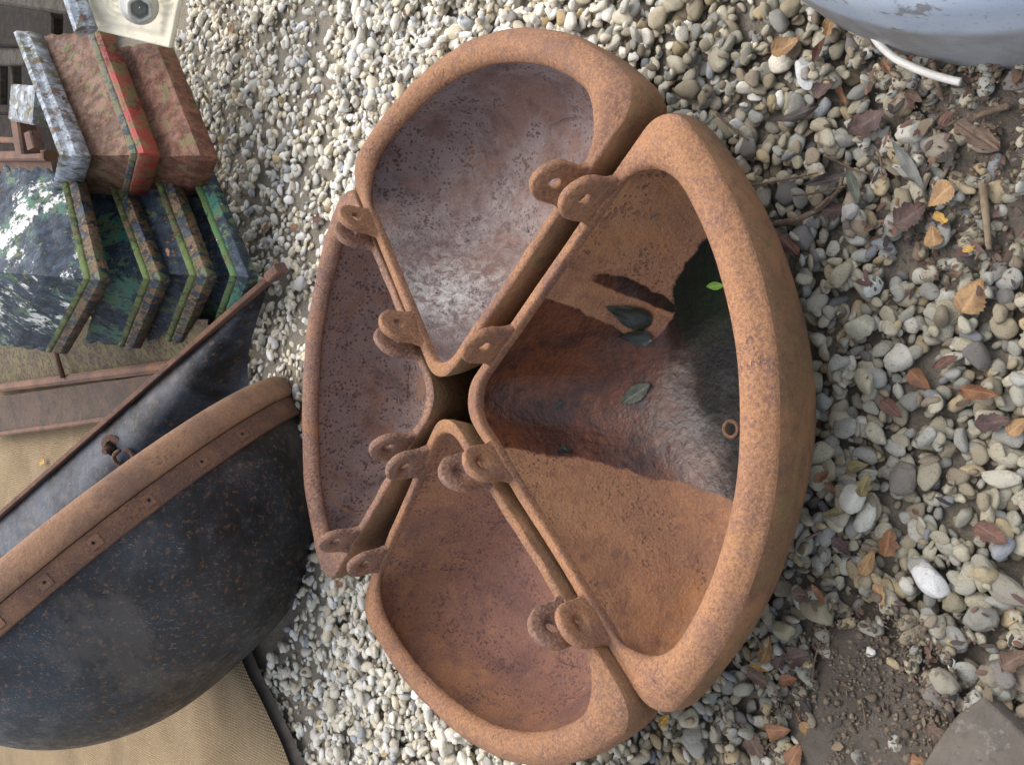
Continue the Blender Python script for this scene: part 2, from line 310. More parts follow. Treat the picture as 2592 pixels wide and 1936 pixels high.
MAT = dict(
    rim=rust_mat('orange rust on rolled rim', A=(.29, .14, .07), B=(.20, .105, .066), C=(.37, .18, .06), Dk=(.15, .08, .065), spots=.3, big=.45),
    rimR=rust_mat('bright sandy rust', A=(.35, .17, .08), B=(.26, .125, .07), C=(.40, .21, .075), Dk=(.17, .09, .08), spots=.25, big=.4, seed=3),
    rimL=rust_mat('purple brown rust', A=(.27, .14, .09), B=(.19, .11, .085), C=(.42, .17, .05), Dk=(.12, .07, .07), spots=.45, big=.6, seed=6),
    out_=rust_mat('shaded brown rust outside', A=(.29, .145, .07), B=(.19, .105, .055), C=(.20, .15, .06), Dk=(.11, .06, .04), spots=.15, big=.6, seed=9, fine=.4),  # browner than the rim, with the outward side's shade put into the colour
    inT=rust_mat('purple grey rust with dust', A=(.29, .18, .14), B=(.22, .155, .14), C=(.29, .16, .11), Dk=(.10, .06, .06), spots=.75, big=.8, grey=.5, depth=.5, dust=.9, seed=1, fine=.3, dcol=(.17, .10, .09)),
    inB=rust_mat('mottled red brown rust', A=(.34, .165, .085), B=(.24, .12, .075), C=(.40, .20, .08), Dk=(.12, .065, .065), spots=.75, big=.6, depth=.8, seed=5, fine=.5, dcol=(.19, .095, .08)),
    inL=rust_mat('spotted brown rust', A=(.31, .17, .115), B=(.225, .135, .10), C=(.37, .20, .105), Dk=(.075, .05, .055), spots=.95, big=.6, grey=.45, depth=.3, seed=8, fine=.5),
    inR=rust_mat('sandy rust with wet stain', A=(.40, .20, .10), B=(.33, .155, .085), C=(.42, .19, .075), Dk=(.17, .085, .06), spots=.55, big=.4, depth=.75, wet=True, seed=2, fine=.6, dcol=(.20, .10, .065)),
    bar=rust_mat('dark bar rust', A=(.19, .10, .062), B=(.115, .065, .047), C=(.27, .12, .05), spots=.4, big=.6, seed=12, fine=.45),
    band=rust_mat('tan rust band', A=(.31, .175, .105), B=(.22, .13, .085), C=(.34, .20, .10), Dk=(.14, .085, .07), spots=.2, big=.5, seed=14, fine=.7),
    olive=rust_mat('olive paint with rust spots', A=(.14, .125, .055), B=(.10, .085, .045), C=(.22, .11, .04), Dk=(.055, .033, .03), spots=1.0, big=.5, seed=17, vs=75, sth=.17, fine=.3),
    pebble=pebble_mat(), soil=soil_mat(), burlap=burlap_mat(),
    black=black_mat('worn black iron', 0, .25, .9), blue=black_mat('blue black iron', 5, .7, .6),
    g1=peel_mat('peeling navy and white paint', wamt=.72, gamt=.3, bamt=.3, seed=1),
    g2=peel_mat('peeling navy and turquoise paint', green=(.05, .20, .14), wamt=.2, gamt=.42, bamt=.25, seed=2.3),
    g2b=peel_mat('peeling blue black paint', green=(.07, .13, .08), wamt=.15, gamt=.35, bamt=.35, seed=4.1),
    gbr=peel_mat('brown bared edge', navy=(.02, .03, .045), green=(.11, .13, .06), bare=(.15, .10, .06), wamt=.4, gamt=.6, bamt=.82, seed=5.4),
    ggr=peel_mat('yellow green bead', navy=(.05, .07, .03), green=(.16, .22, .07), bare=(.14, .12, .06), wamt=.35, gamt=.9, bamt=.5, seed=6.6),
    g4=peel_mat('light green flaking paint', green=(.11, .22, .09), wamt=.3, gamt=1.0, bamt=.45, seed=6.2),
    redb=peel_mat('bright red flaking edge', navy=(.14, .02, .018), green=(.34, .045, .04), white=(.25, .22, .2), bare=(.12, .1, .09), wamt=.2, gamt=.95, bamt=.35, seed=9.3),
    gfl=peel_mat('grey flaking paint', navy=(.04, .045, .05), green=(.15, .13, .09), white=(.42, .42, .4), bare=(.12, .10, .07), wamt=.45, gamt=.7, bamt=.5, seed=3.3),
    lead=peel_mat('lead grey paint', navy=(.22, .24, .27), green=(.17, .16, .15), bare=(.2, .12, .09), white=(.4, .42, .46), wamt=.5, gamt=.5, bamt=.45, seed=5.3),
    red=peel_mat('salmon red oxide paint', navy=(.115, .048, .030), green=(.23, .10, .065), white=(.27, .06, .05), bare=(.16, .09, .055), wamt=.25, gamt=.45, bamt=.3, seed=7.1),
    redd=peel_mat('faded orange brown paint', navy=(.105, .054, .033), green=(.25, .135, .085), white=(.24, .14, .1), bare=(.15, .10, .07), wamt=.1, gamt=.4, bamt=.3, seed=8.7),
    cream=simple('cream paint', (.74, .68, .52), (.66, .60, .46), 30, .5, .0006, .5, c=(.55, .5, .4)),
    spout=simple('lead spout', (.48, .47, .42), (.33, .33, .31), 50, .5, .001, .6),
    dark=simple('dark grimy iron', (.018, .015, .013), (.035, .026, .02), 30, .9, .002, .6, spec=.12),
    grate=simple('grey brown grate', (.075, .068, .058), (.045, .034, .026), 40, .85, .001, .6, c=(.14, .09, .05), spec=.15), grime=rust_mat('grimy brown iron', A=(.085, .055, .04), B=(.055, .04, .033), C=(.14, .07, .03), Dk=(.02, .016, .014), spots=.6, big=.6, seed=22, fine=.25),
    tarp=simple('brown edging', (.12, .10, .085), (.085, .07, .06), 20, .9, .002, .6),
    tub=None, cable=simple('white plastic', (.70, .69, .64), (.62, .6, .55), 60, .4, .0002, .3),
    slab=simple('weathered stone slab', (.135, .115, .095), (.10, .085, .07), 14, .9, .003, .8, c=(.17, .15, .13)),
    twig=simple('dry twig bark', (.16, .11, .075), (.10, .07, .05), 70, .9, .001, .8, c=(.28, .24, .19)),
    wood=simple('pale dead wood', (.26, .2, .13), (.16, .11, .07), 60, .9, .001, .8),
    web=simple('dusty cobweb', (.35, .33, .31), (.25, .23, .22), 60, .9, .001, .5),
    wetleaf=simple('wet dark leaf', (.012, .02, .016), (.02, .03, .022), 60, .28, .0006, .6, spec=.5),
)
def tub_mat():
    m_ = M('blue white tub paint'); z = m_.xyz('Z')
    n1 = m_.noise(16, 7, .7, .3); n2 = m_.noise(120, 4, .75); n3 = m_.noise(6, 4, .5)
    top = m_.mix(m_.ramp(n3, .4, .6), (.42, .49, .60), (.52, .57, .64))
    top = m_.mix(m_.ramp(n1, .58, .63, 0, .8), top, (.20, .19, .19))
    top = m_.mix(m_.ramp(n2, .6, .66, 0, .6), top, (.2, .22, .26))
    low = m_.mix(m_.ramp(n1, .35, .65), (.33, .34, .36), (.24, .235, .23))
    f = m_.ramp(m_.math('ADD', z, m_.math('MULTIPLY', m_.math('SUBTRACT', n1, .5), .03)), .118, .140)
    return m_.out(m_.mix(f, low, top), .5, m_.bump(m_.math('ADD', n1, n2), .001, .5), .4)
MAT['tub'] = tub_mat()

# ================================================================ SETTING
SOILP = [(1745, 1470), (1700, 1540), (1740, 1700), (2300, 1720), (2300, 1600), (2110, 1540), (2050, 1430), (1990, 1350), (1900, 1300), (1800, 1330)]
DEBR = [(1880, 60), (1930, 150), (1990, 200), (2080, 330), (2130, 520), (2300, 560), (2300, 150), (2050, 90)]
def soil_h(x, y):
    u, v = pix_arr(x, y)
    a = sstep(-30, 60, polydist(u, v, SOILP)); b = sstep(-50, 80, polydist(u, v, DEBR))
    return .030*a + .011*b
def pix_arr(x, y, z=0.):
    x = np.asarray(x, float); y = np.asarray(y, float)
    dx = x*D[0]+y*D[1]+(z-HC)*D[2]; dx = np.maximum(dx, .05)
    return (1296+FPX*(x*RX[0]+y*RX[1]+(z-HC)*RX[2])/dx)/K, (968-FPX*(x*UX[0]+y*UX[1]+(z-HC)*UX[2])/dx)/K

gx = np.linspace(-5.0, .6, 470); gy = np.linspace(-2.4, 2.4, 400)
XX, YY = np.meshgrid(gx, gy, indexing='ij')
ZZ = soil_h(XX, YY)
nz = np.array([pnoise(Vector((a*9, b*9, 0)))*.005+pnoise(Vector((a*40, b*40, 3)))*.003 for a, b in zip(XX.ravel()[::1], YY.ravel()[::1])]).reshape(XX.shape)
ZZ = ZZ+nz
ZZ = ZZ-.26*(1-sstep(.46, .54, np.hypot(XX+1.145, YY+.027)))
far = np.linspace(-60, 60, 2)
me = mesh('soil', np.stack([XX, YY, ZZ], -1).reshape(-1, 3), gridF(470, 400), [MAT['soil']], attrs={'clean': (.9-.42*sstep(-1.25, -.7, XX)).ravel()*(1-sstep(.001, .010, soil_h(XX, YY))).ravel()})
tag(link('soil', me), 'dark brown soil under the gravel', None, kind='structure')
m_ = M('distant gravel'); vd = m_.voro(42, out='Color'); ve = m_.voro(42)
cc = m_.mix(m_.ramp(ve, .3, .75), m_.mix(.35, (.50, .45, .36), vd), (.09, .07, .05))
gm = m_.out(cc, .9, m_.bump(ve, .01, -.8))
V = [(-60, -60, -.02), (60, -60, -.02), (60, 60, -.02), (-60, 60, -.02), (-4.95, -2.35, -.02), (.55, -2.35, -.02), (.55, 2.35, -.02), (-4.95, 2.35, -.02)]
tag(link('ground', mesh('ground', V, [(0, 1, 5, 4), (1, 2, 6, 5), (2, 3, 7, 6), (3, 0, 4, 7)], [gm])), 'gravel yard ground', None, kind='structure')

# ---- gravel
def ico(sub):
    t = (1+5**.5)/2
    v = [np.array(p, float) for p in [(-1, t, 0), (1, t, 0), (-1, -t, 0), (1, -t, 0), (0, -1, t), (0, 1, t), (0, -1, -t), (0, 1, -t), (t, 0, -1), (t, 0, 1), (-t, 0, -1), (-t, 0, 1)]]
    v = [p/np.linalg.norm(p) for p in v]
    f = [(0, 11, 5), (0, 5, 1), (0, 1, 7), (0, 7, 10), (0, 10, 11), (1, 5, 9), (5, 11, 4), (11, 10, 2), (10, 7, 6), (7, 1, 8), (3, 9, 4), (3, 4, 2), (3, 2, 6), (3, 6, 8), (3, 8, 9), (4, 9, 5), (2, 4, 11), (6, 2, 10), (8, 6, 7), (9, 8, 1)]
    for _ in range(sub):
        c = {}; nf = []
        def mid(a, b):
            k = (min(a, b), max(a, b))
            if k not in c: p = v[a]+v[b]; v.append(p/np.linalg.norm(p)); c[k] = len(v)-1
            return c[k]
        for a, b, d in f:
            x, y, z = mid(a, b), mid(b, d), mid(d, a); nf += [(a, x, z), (b, y, x), (d, z, y), (x, y, z)]
        f = nf
    return np.array(v), np.array(f)
def pebble_shape(sub, seed, ang=0.):
    v, f = ico(sub); rs = random.Random(seed); out = []
    o = Vector((rs.uniform(-50, 50),)*3); e = rs.uniform(.62, .95)
    planes = []
    for _ in range(int(5+8*ang)):
        d = np.array([rs.gauss(0, 1), rs.gauss(0, 1), rs.gauss(0, .8)]); d /= np.linalg.norm(d); planes.append((d, rs.uniform(.62, .9) if ang > .5 else rs.uniform(.78, 1.0)))
    tp = rs.uniform(-.28, .28); bnd = rs.uniform(-.22, .22)
    for p in v:
        q = np.sign(p)*np.abs(p)**e; q = q/max(np.linalg.norm(q), 1e-6)*(.75+.25*np.linalg.norm(q))
        q = q*(1+.20*pnoise(Vector(p)*1.1+o)+.09*pnoise(Vector(p)*2.6+o))
        for d, c in planes:
            s = q@d
            if s > c: q = q-d*(s-c)*.85
        q = np.array([q[0], q[1]*(1+tp*q[0])+bnd*q[0]**2, q[2]]); out.append(q)
    return np.array(out), f
def rotm(az, t1, t2):
    c, s = math.cos(az), math.sin(az); Rz = np.array([[c, -s, 0], [s, c, 0], [0, 0, 1]])
    c, s = math.cos(t1), math.sin(t1); Rx = np.array([[1, 0, 0], [0, c, -s], [0, s, c]])
    c, s = math.cos(t2), math.sin(t2); Ry = np.array([[c, 0, s], [0, 1, 0], [-s, 0, c]])
    return Rz@Rx@Ry
HR = .005; HX0, HY0 = -4.7, -2.0; HNX, HNY = int(5.2/HR), int(4.0/HR)
hx = HX0+HR*np.arange(HNX); hy = HY0+HR*np.arange(HNY)
HG = np.zeros((HNX, HNY), np.float32)
cs = 8
cxs, cys = np.meshgrid(hx[::cs], hy[::cs], indexing='ij'); ch = soil_h(cxs, cys)
HG += np.kron(ch, np.ones((cs, cs)))[:HNX, :HNY].astype(np.float32)
def hq(x, y, r_=.012):
    i0, i1 = int((x-r_-HX0)/HR), int((x+r_-HX0)/HR)+1; j0, j1 = int((y-r_-HY0)/HR), int((y+r_-HY0)/HR)+1
    s = HG[max(i0, 0):i1, max(j0, 0):j1]
    return float(s.max()) if s.size else 0.
def drop(x, y, a, b, c, az, up=.55):
    r_ = max(a, b); i0, i1 = int((x-r_-HX0)/HR), int((x+r_-HX0)/HR)+2; j0, j1 = int((y-r_-HY0)/HR), int((y+r_-HY0)/HR)+2
    if i0 < 0 or j0 < 0 or i1 >= HNX or j1 >= HNY: return None
    gx_ = hx[i0:i1, None]-x; gy_ = hy[None, j0:j1]-y; ca, sa = math.cos(az), math.sin(az)
    u = (gx_*ca+gy_*sa)/a; v = (-gx_*sa+gy_*ca)/b; q = 1-u*u-v*v; msk = q > 0
    s = HG[i0:i1, j0:j1]
    if not msk.any(): return None
    hh = s[msk]; z = float(hh.mean()*.76+hh.max()*.24)+c*up
    top = z+c*np.sqrt(np.clip(q, 0, 1)); s[msk] = np.maximum(s[msk], top[msk]); return z
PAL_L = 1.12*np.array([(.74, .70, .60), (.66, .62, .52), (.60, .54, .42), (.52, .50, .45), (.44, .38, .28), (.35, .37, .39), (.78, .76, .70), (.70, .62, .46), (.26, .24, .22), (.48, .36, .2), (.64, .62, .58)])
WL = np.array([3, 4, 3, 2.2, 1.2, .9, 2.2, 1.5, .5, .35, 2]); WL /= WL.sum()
PAL_R = 1.03*np.array([(.34, .31, .23), (.39, .36, .28), (.30, .29, .24), (.25, .25, .23), (.36, .29, .18), (.22, .23, .25), (.47, .45, .39), (.24, .2, .15), (.15, .14, .135), (.33, .33, .30), (.28, .24, .17)])  # right-hand stones: dirtier flint, darkened further by shade put into their colour
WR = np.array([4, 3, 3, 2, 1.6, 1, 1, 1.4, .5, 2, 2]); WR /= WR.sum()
BLOCKL = [(-400, -400), (170, -400), (400, -60), (415, 60), (330, 100), (455, 380), (540, 590), (520, 750), (500, 900), (640, 900), (650, 1240), (620, 1380), (540, 1480), (610, 1700), (640, 1900), (-400, 2200)]
CEN = np.array([-1.145, -.027])
# ---- clearly distinct stones set down first
STN = [ # px, py (2592 px view), length px, aspect, angle deg, angularity, colour, label
 (2171, 827, 74, .85, 10, .6, (.43, .42, .33), 'squarish pale grey stone right of the middle of the rusty rim'),
 (2283, 1213, 84, .72, 75, .0, (.17, .155, .14), 'dark brown rounded oval stone among lighter pebbles'),
 (2154, 1261, 68, .85, 60, .2, (.55, .54, .48), 'whitish rounded stone just left of a smooth dark oval stone'),
 (2188, 1310, 78, .6, 55, .5, (.52, .52, .46), 'long whitish stone with black specks below a rounded white one'),
 (2379, 373, 84, .85, -35, .7, (.24, .215, .175), 'flat brown block-shaped stone at the edge of the leaf litter'),
 (2302, 335, 74, .85, 20, .9, (.48, .46, .41), 'angular grey and white flint among dark litter below the cable'),
 (2031, 186, 82, .55, -65, .9, (.60, .62, .62), 'jagged white flint with a small dark hole beside brown leaves'),
 (2233, 619, 72, .5, -35, .9, (.24, .26, .29), 'blue grey slate-like flat stone right of the rim'),
 (2212, 75, 52, .6, 65, .8, (.50, .53, .55), 'broken blue-white flint beside the white cable'),
 (2535, 1213, 84, .55, 0, .1, (.44, .42, .35), 'smooth pale bean-shaped stone near the right edge'),
 (2352, 1473, 94, .62, -40, .5, (.60, .60, .60), 'large white knobbly flint above the bare soil'),
 (2539, 1492, 120, .5, -25, .5, (.23, .215, .18), 'long grey brown stone at the right edge above the soil'),
 (2478, 1562, 78, .8, 20, .4, (.22, .215, .19), 'rounded triangular grey stone resting on the soil'),
 (2412, 1523, 54, .9, 0, .0, (.21, .19, .13), 'round olive brown stone beside the white flint'),
 (2381, 1727, 66, .75, -40, .2, (.27, .25, .20), 'egg-shaped grey stone lying alone on the bare soil'),
 (1980, 1596, 66, .75, 10, 1., (.35, .33, .22), 'cube-like yellowish stone close to the lower right of the rim'),
 (2408, 1683, 32, .5, 75, .8, (.72, .72, .70), 'small white chip lying on the dark soil'),
 (2260, 1679, 38, .6, -35, .9, (.38, .30, .19), 'small tan three-sided chip on the bare soil'),
 (2505, 1712, 58, .95, 0, .2, (.20, .18, .14), 'dull round stone half sunk in the soil at the right'),
 (2067, 1546, 92, .75, -10, .7, (.25, .225, .16), 'lumpy brown stone at the top left of the bare soil'),
 (2204, 1650, 24, 1., 0, .1, (.66, .65, .62), 'tiny round white pebble on the bare soil'),
 (2204, 722, 54, 1., 30, .8, (.46, .50, .47), 'pale sharp-cornered stone above the squarish pale grey stone'),
 (2330, 155, 70, .62, 10, .3, (.30, .29, .26), 'grey brown stone in the leaf litter just under the end of the cable'),
 (2150, 535, 40, .9, 20, .3, (.34, .34, .33), 'rounded grey stone below the forked twig'),
]
stones_out = []
for i, (px, py, L, asp, ang, an, colr, lab) in enumerate(STN):
    P = at(px/K, py/K, .03); dep = (np.array(P)-np.array([0, 0, HC]))@D; a = L*.5*dep/FPX*1.12; az = R(ang)
    zb = .75 if asp > .6 else .6
    v, f = pebble_shape(3, 900+i, an); c = a*asp*zb
    stones_out.append((P, a, a*asp, c, az, v, f, colr, lab))
var = {s: [pebble_shape(s, 10*s+k, (.3, .8, 1.2, .6, 1.)[k % 5]) for k in range(18)] for s in (1, 2)}
acc = {1: [[], [], [], 0, []], 2: [[], [], [], 0, []]}
def add_peb(sub, x, y, z, a, b, c, az, t1, t2, colr, dirt):
    v, f = random.choice(var[sub]); q = (v*np.array([a, b, c]))@rotm(az, t1, t2).T+np.array([x, y, z])
    A_ = acc[sub]; A_[0].append(q); A_[1].append(f+A_[3]); A_[3] += len(v)
    A_[2].append(np.repeat(np.array([colr]), len(v), 0)); A_[4].append(np.full(len(v), dirt))
placed = False
def scatter(n, zone, size, layer):
    cnt = 0
    X = rng.uniform(*zone[0], n*1); Y = rng.uniform(*zone[1], n*1)
    U, Vv = pix_arr(X, Y)
    ok = (U > -60) & (U < 2560) & (Vv > -380) & (Vv < 2050) & ~inpoly(U, Vv, BLOCKL)
    ok &= np.hypot(X-CEN[0], Y-CEN[1]) > np.where(X < -.95, .565, .52)
    ok &= ~inpoly(U, Vv, [(1930, -420), (1960, 40), (2212, 120), (2600, 220), (2700, -420)])
    sp = polydist(U, Vv, SOILP); db = polydist(U, Vv, DEBR)
    ok &= ~((sp > 0) & (rng.random(len(X)) < np.clip(.35+sp/60, 0, .965)))
    ok &= ~((db > 0) & (rng.random(len(X)) < np.clip(.1+db/170, 0, .72)))
    dirt_shade = sstep(-1.15, -.68, X)*(1-.25*sstep(.1, .6, Y))+.25*sstep(-.2, -.7, Y)*sstep(-1.5, -1.1, X)  # rises to the right: real dirt plus painted shade, picks the darker palette
    for x, y, dd, u, v in zip(X[ok], Y[ok], np.clip(dirt_shade[ok], 0, 1), U[ok], Vv[ok]):
        s = random.lognormvariate(math.log(size*(1+.10*dd)), .30); s = min(s, .0205)
        b = s*random.uniform(.48, .88); c = s*random.uniform(.28, .56); az = random.uniform(0, math.pi)
        z = drop(x, y, s, b, c, az)
        if z is None: continue
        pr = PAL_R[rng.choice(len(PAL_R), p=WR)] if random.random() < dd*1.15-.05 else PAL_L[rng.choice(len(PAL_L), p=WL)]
        t = .32 if random.random() < .7 else .9
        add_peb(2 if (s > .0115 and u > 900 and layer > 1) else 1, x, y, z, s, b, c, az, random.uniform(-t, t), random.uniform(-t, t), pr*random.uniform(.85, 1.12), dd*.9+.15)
        cnt += 1
    return cnt
ZF = ((-4.3, -.9), (-1.9, 1.9)); ZN = ((-1.75, .05), (-1.2, 1.2))
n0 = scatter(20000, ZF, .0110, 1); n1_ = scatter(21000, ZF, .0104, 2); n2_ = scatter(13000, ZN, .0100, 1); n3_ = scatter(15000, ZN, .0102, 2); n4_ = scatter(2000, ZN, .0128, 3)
# fine grit over the bare soil and between stones
for _ in range(3000):
    if random.random() < .75: u, v = random.uniform(1680, 2230), random.uniform(1270, 1670)
    else: u, v = random.uniform(1850, 2230), random.uniform(60, 600)
    if polydist(np.array([u]), np.array([v]), SOILP if v > 1000 else DEBR)[0] < -40: continue
    P = at(u, v); s = random.lognormvariate(math.log(.0019), .5)
    g = random.choice([(.14, .105, .08), (.11, .085, .065), (.16, .125, .09), (.2, .165, .12), (.08, .06, .047), (.09, .07, .055), (.12, .095, .075)])
    add_peb(1, P[0], P[1], hq(P[0], P[1], .003)+s*.3, s, s*.8, s*.7, random.random()*3, 0, 0, np.array(g), .3)
for s in (1, 2):
    A_ = acc[s]
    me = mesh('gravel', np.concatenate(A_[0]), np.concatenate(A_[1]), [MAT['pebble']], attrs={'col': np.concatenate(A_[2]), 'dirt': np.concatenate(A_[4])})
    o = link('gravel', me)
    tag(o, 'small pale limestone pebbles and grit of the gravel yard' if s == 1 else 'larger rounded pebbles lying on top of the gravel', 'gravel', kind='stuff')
print('pebbles', n0, n1_, n2_, n3_, n4_)
for P, a, b, c, az, v, f, colr, lab in stones_out:
    z = drop(P[0], P[1], a, b, c, az, .35) or .03
    P2 = at(*pix((P[0], P[1], P[2])), z+c*.3)
    q = (v*np.array([a, b, c]))@rotm(az, random.uniform(-.15, .15), random.uniform(-.15, .15)).T
    me = mesh('stone', q, f, [MAT['pebble']], attrs={'col': np.repeat(np.array([colr]), len(q), 0), 'dirt': np.full(len(q), .8)})
    tag(link('stone', me, loc=(P2[0], P2[1], z)), lab, 'stone', 'larger stones lying in the gravel')

# ================================================================ CORNER MANGERS
WA = .0008
NA, NW, NE, NF = 22, 40, 16, 84
def outline(w_, Rr, ra, re):
    "closed plan outline of a quarter-round basin: corner, wall, end, curved front, end, wall"
    pts = []
    c0 = w_+ra
    for i in range(NA//2): a = R(225)+R(45)*i/(NA//2); pts.append((c0+ra*math.cos(a), c0+ra*math.sin(a)))
    xe = math.sqrt(max((Rr-re)**2-(w_+re)**2, 1e-6)); xe = max(xe, c0+.01)
    for i in range(NW): t = i/NW; pts.append((c0+(xe-c0)*t, w_))
    ac = math.atan2(w_+re, xe)
    for i in range(NE): t = i/NE; a = -math.pi/2+(ac+math.pi/2)*t; pts.append((xe+re*math.cos(a), w_+re+re*math.sin(a)))
    for i in range(NF): t = i/NF; a = ac+(math.pi/2-2*ac)*t; pts.append((Rr*math.cos(a), Rr*math.sin(a)))
    for i in range(NE): t = i/NE; a = (math.pi/2-ac)+(ac+math.pi/2)*t; pts.append((w_+re+re*math.cos(a), xe+re*math.sin(a)))
    for i in range(NW): t = i/NW; pts.append((w_, xe+(c0-xe)*t))
    for i in range(NA//2): a = R(180)+R(45)*i/(NA//2); pts.append((c0+ra*math.cos(a), c0+ra*math.sin(a)))
    return np.array(pts)
NS = NA//2*2+NW*2+NE*2+NF
WF = np.zeros(NS)
i0 = NA//2+NW
for i in range(NE): WF[i0+i] = sstep(0, .75, i/NE)
WF[i0+NE:i0+NE+NF] = 1
for i in range(NE): WF[i0+NE+NF+i] = sstep(0, .75, 1-i/NE)
IDX = np.arange(NS)
DIN, DOUT = .185, .205
CB = np.array([.268, .262])
def blobmix(o_, k, rad):
    d = o_-CB; n_ = d/np.linalg.norm(d, axis=1)[:, None]
    return o_*(1-k)+(CB+n_*rad)*k
def in_loop(q):
    z = -.014-DIN*(1-(1-q)**1.9); Rr = .531-.08*q**3
    return blobmix(outline(.011+.09*q**1.15, Rr, .055+.05*q, .060+.03*q), .86*q**2.0, .110), z
def wallmap(P):
    P = np.asarray(P, float); q = P.copy(); r_ = np.hypot(P[..., 0], P[..., 1]); a = np.arctan2(P[..., 1], P[..., 0])
    a = WA+a*(math.pi/2-2*WA)/(math.pi/2); q[..., 0] = r_*np.cos(a); q[..., 1] = r_*np.sin(a); return q
def inner_surface():
    loops = []
    for k in range(30):
        q = k/29; o_, z = in_loop(q); loops.append(np.c_[o_, np.full(NS, z)])
    last = loops[-1]; cen = CB
    for s in (.9, .78, .62, .45, .3, .16, .06):
        loops.append(np.c_[cen+(last[:, :2]-cen)*s, np.full(NS, last[0, 2]-.010*(1-s*s))])
    return wallmap(np.array(loops))
def outer_surface():
    loops = []
    for Rr, w_, re, zf, zw in ((.5565, -.0055, .047, -.0025, -.002), (.5585, -.0058, .046, -.011, -.004), (.5592, -.006, .046, -.020, -.006), (.5585, -.006, .0455, -.032, -.009)):
        loops.append(np.c_[outline(w_, Rr, .055+.002*len(loops), re), zw+(zf-zw)*WF])
    for k in range(16):
        q = (k/15); o_ = blobmix(outline(-.006+.075*q**1.1, .557-.06*q-.05*q**2, .06+.05*q, .045+.04*q), .80*q**2.0, .130); loops.append(np.c_[o_, np.full(NS, (-.045*WF-.012*(1-WF))*(1-q)**1.8-(DOUT+.005)*(1-(1-q)**1.8))])
    last = loops[-1]; cen = CB
    for s in (.85, .6, .3, .05): loops.append(np.c_[cen+(last[:, :2]-cen)*s, np.full(NS, last[0, 2]-.01*(1-s*s))])
    return wallmap(np.array(loops))
def rim_surface():
    spec = [  # R, wall inset, re, height on the front, height on the walls
        (.531, .0110, .06, -.014, -.014), (.513, .0112, .072, -.0125, -.010), (.5065, .0110, .078, -.007, -.005), (.507, .0100, .078, .002, -.001), (.512, .0080, .078, .0095, .0010), (.519, .0050, .072, .0145, .0012),
        (.528, .0025, .066, .0165, .0012), (.538, .0005, .06, .0145, .0012), (.547, -.0020, .054, .0085, .0008), (.5545, -.0040, .05, .0020, 0),
        (.5565, -.0055, .047, -.0025, -.002)]
    L = []
    for Rr, w_, re, zf, zw in spec: L.append(np.c_[outline(w_, Rr, .055, re), zw+(zf-zw)*WF])
    # dense up with interpolation
    L = np.array(L); out = []
    for i in range(len(L)-1):
        for t in (0, .5): out.append(L[i]*(1-t)+L[i+1]*t)
    out.append(L[-1]); return wallmap(np.array(out))
def wobble(P, seed, amp=.0022):
    Q = P.reshape(-1, 3).copy(); o = Vector((seed*3.1, seed*1.7, seed))
    for i in range(len(Q)):
        v = Vector(Q[i]); k = amp*pnoise(v*9+o)+amp*.5*pnoise(v*28+o); Q[i, 0] += k; Q[i, 1] += amp*pnoise(v*8-o); Q[i, 2] += k
    return Q.reshape(P.shape)
def lug_mesh(mat, seed):
    N = 40; rr, zc, hr, th = .0335, .0350, .0090, .0064; out = []; rs = random.Random(seed); rr *= rs.uniform(.95, 1.05)
    for i in range(N):
        a = 2*math.pi*i/N - math.pi/2; dx, dz = math.cos(a), math.sin(a)
        r_ = rr
        if dz < 0:
            r_ = min(rr/max(abs(dx), 1e-6), 1e9); r_ = min(r_, (zc+.012)/max(-dz, 1e-6))
            x = dx*r_; z = zc+dz*r_
            if z < .012: x += math.copysign((.012-z)*.45, x) if abs(x) > .02 else 0
            out.append((x, z))
        else: out.append((dx*r_*(1+.02*rs.uniform(-1, 1)), zc+dz*r_))
    out = np.array(out); inn = np.array([(hr*math.cos(2*math.pi*i/N-math.pi/2)*1.1, zc+hr*math.sin(2*math.pi*i/N-math.pi/2)) for i in range(N)])
    cen = np.array([0, zc]); L = []
    def ring(p, y): L.append(np.c_[p[:, 0], np.full(N, y), p[:, 1]])
    sh = lambda k: cen+(out-cen)*k
    ring(inn, -th); ring(inn*1+ (inn-cen)*.9, -th-.0008); ring(sh(.90), -th); ring(sh(.965), -th+.0012); ring(sh(1), -th+.004); ring(sh(1), th-.004); ring(sh(.965), th-.0012); ring(sh(.90), th); ring(inn+(inn-cen)*.9, th-.001); ring(inn, th-.003); ring(inn, -th)
    V = np.array(L); V[..., 1] += .0012*np.sin(V[..., 0]*90+seed)
    V = V.reshape(-1, 3); return mesh('lug', V, gridF(len(L), N, True), [mat])
INS, OUTS, RIMS = inner_surface(), outer_surface(), rim_surface()
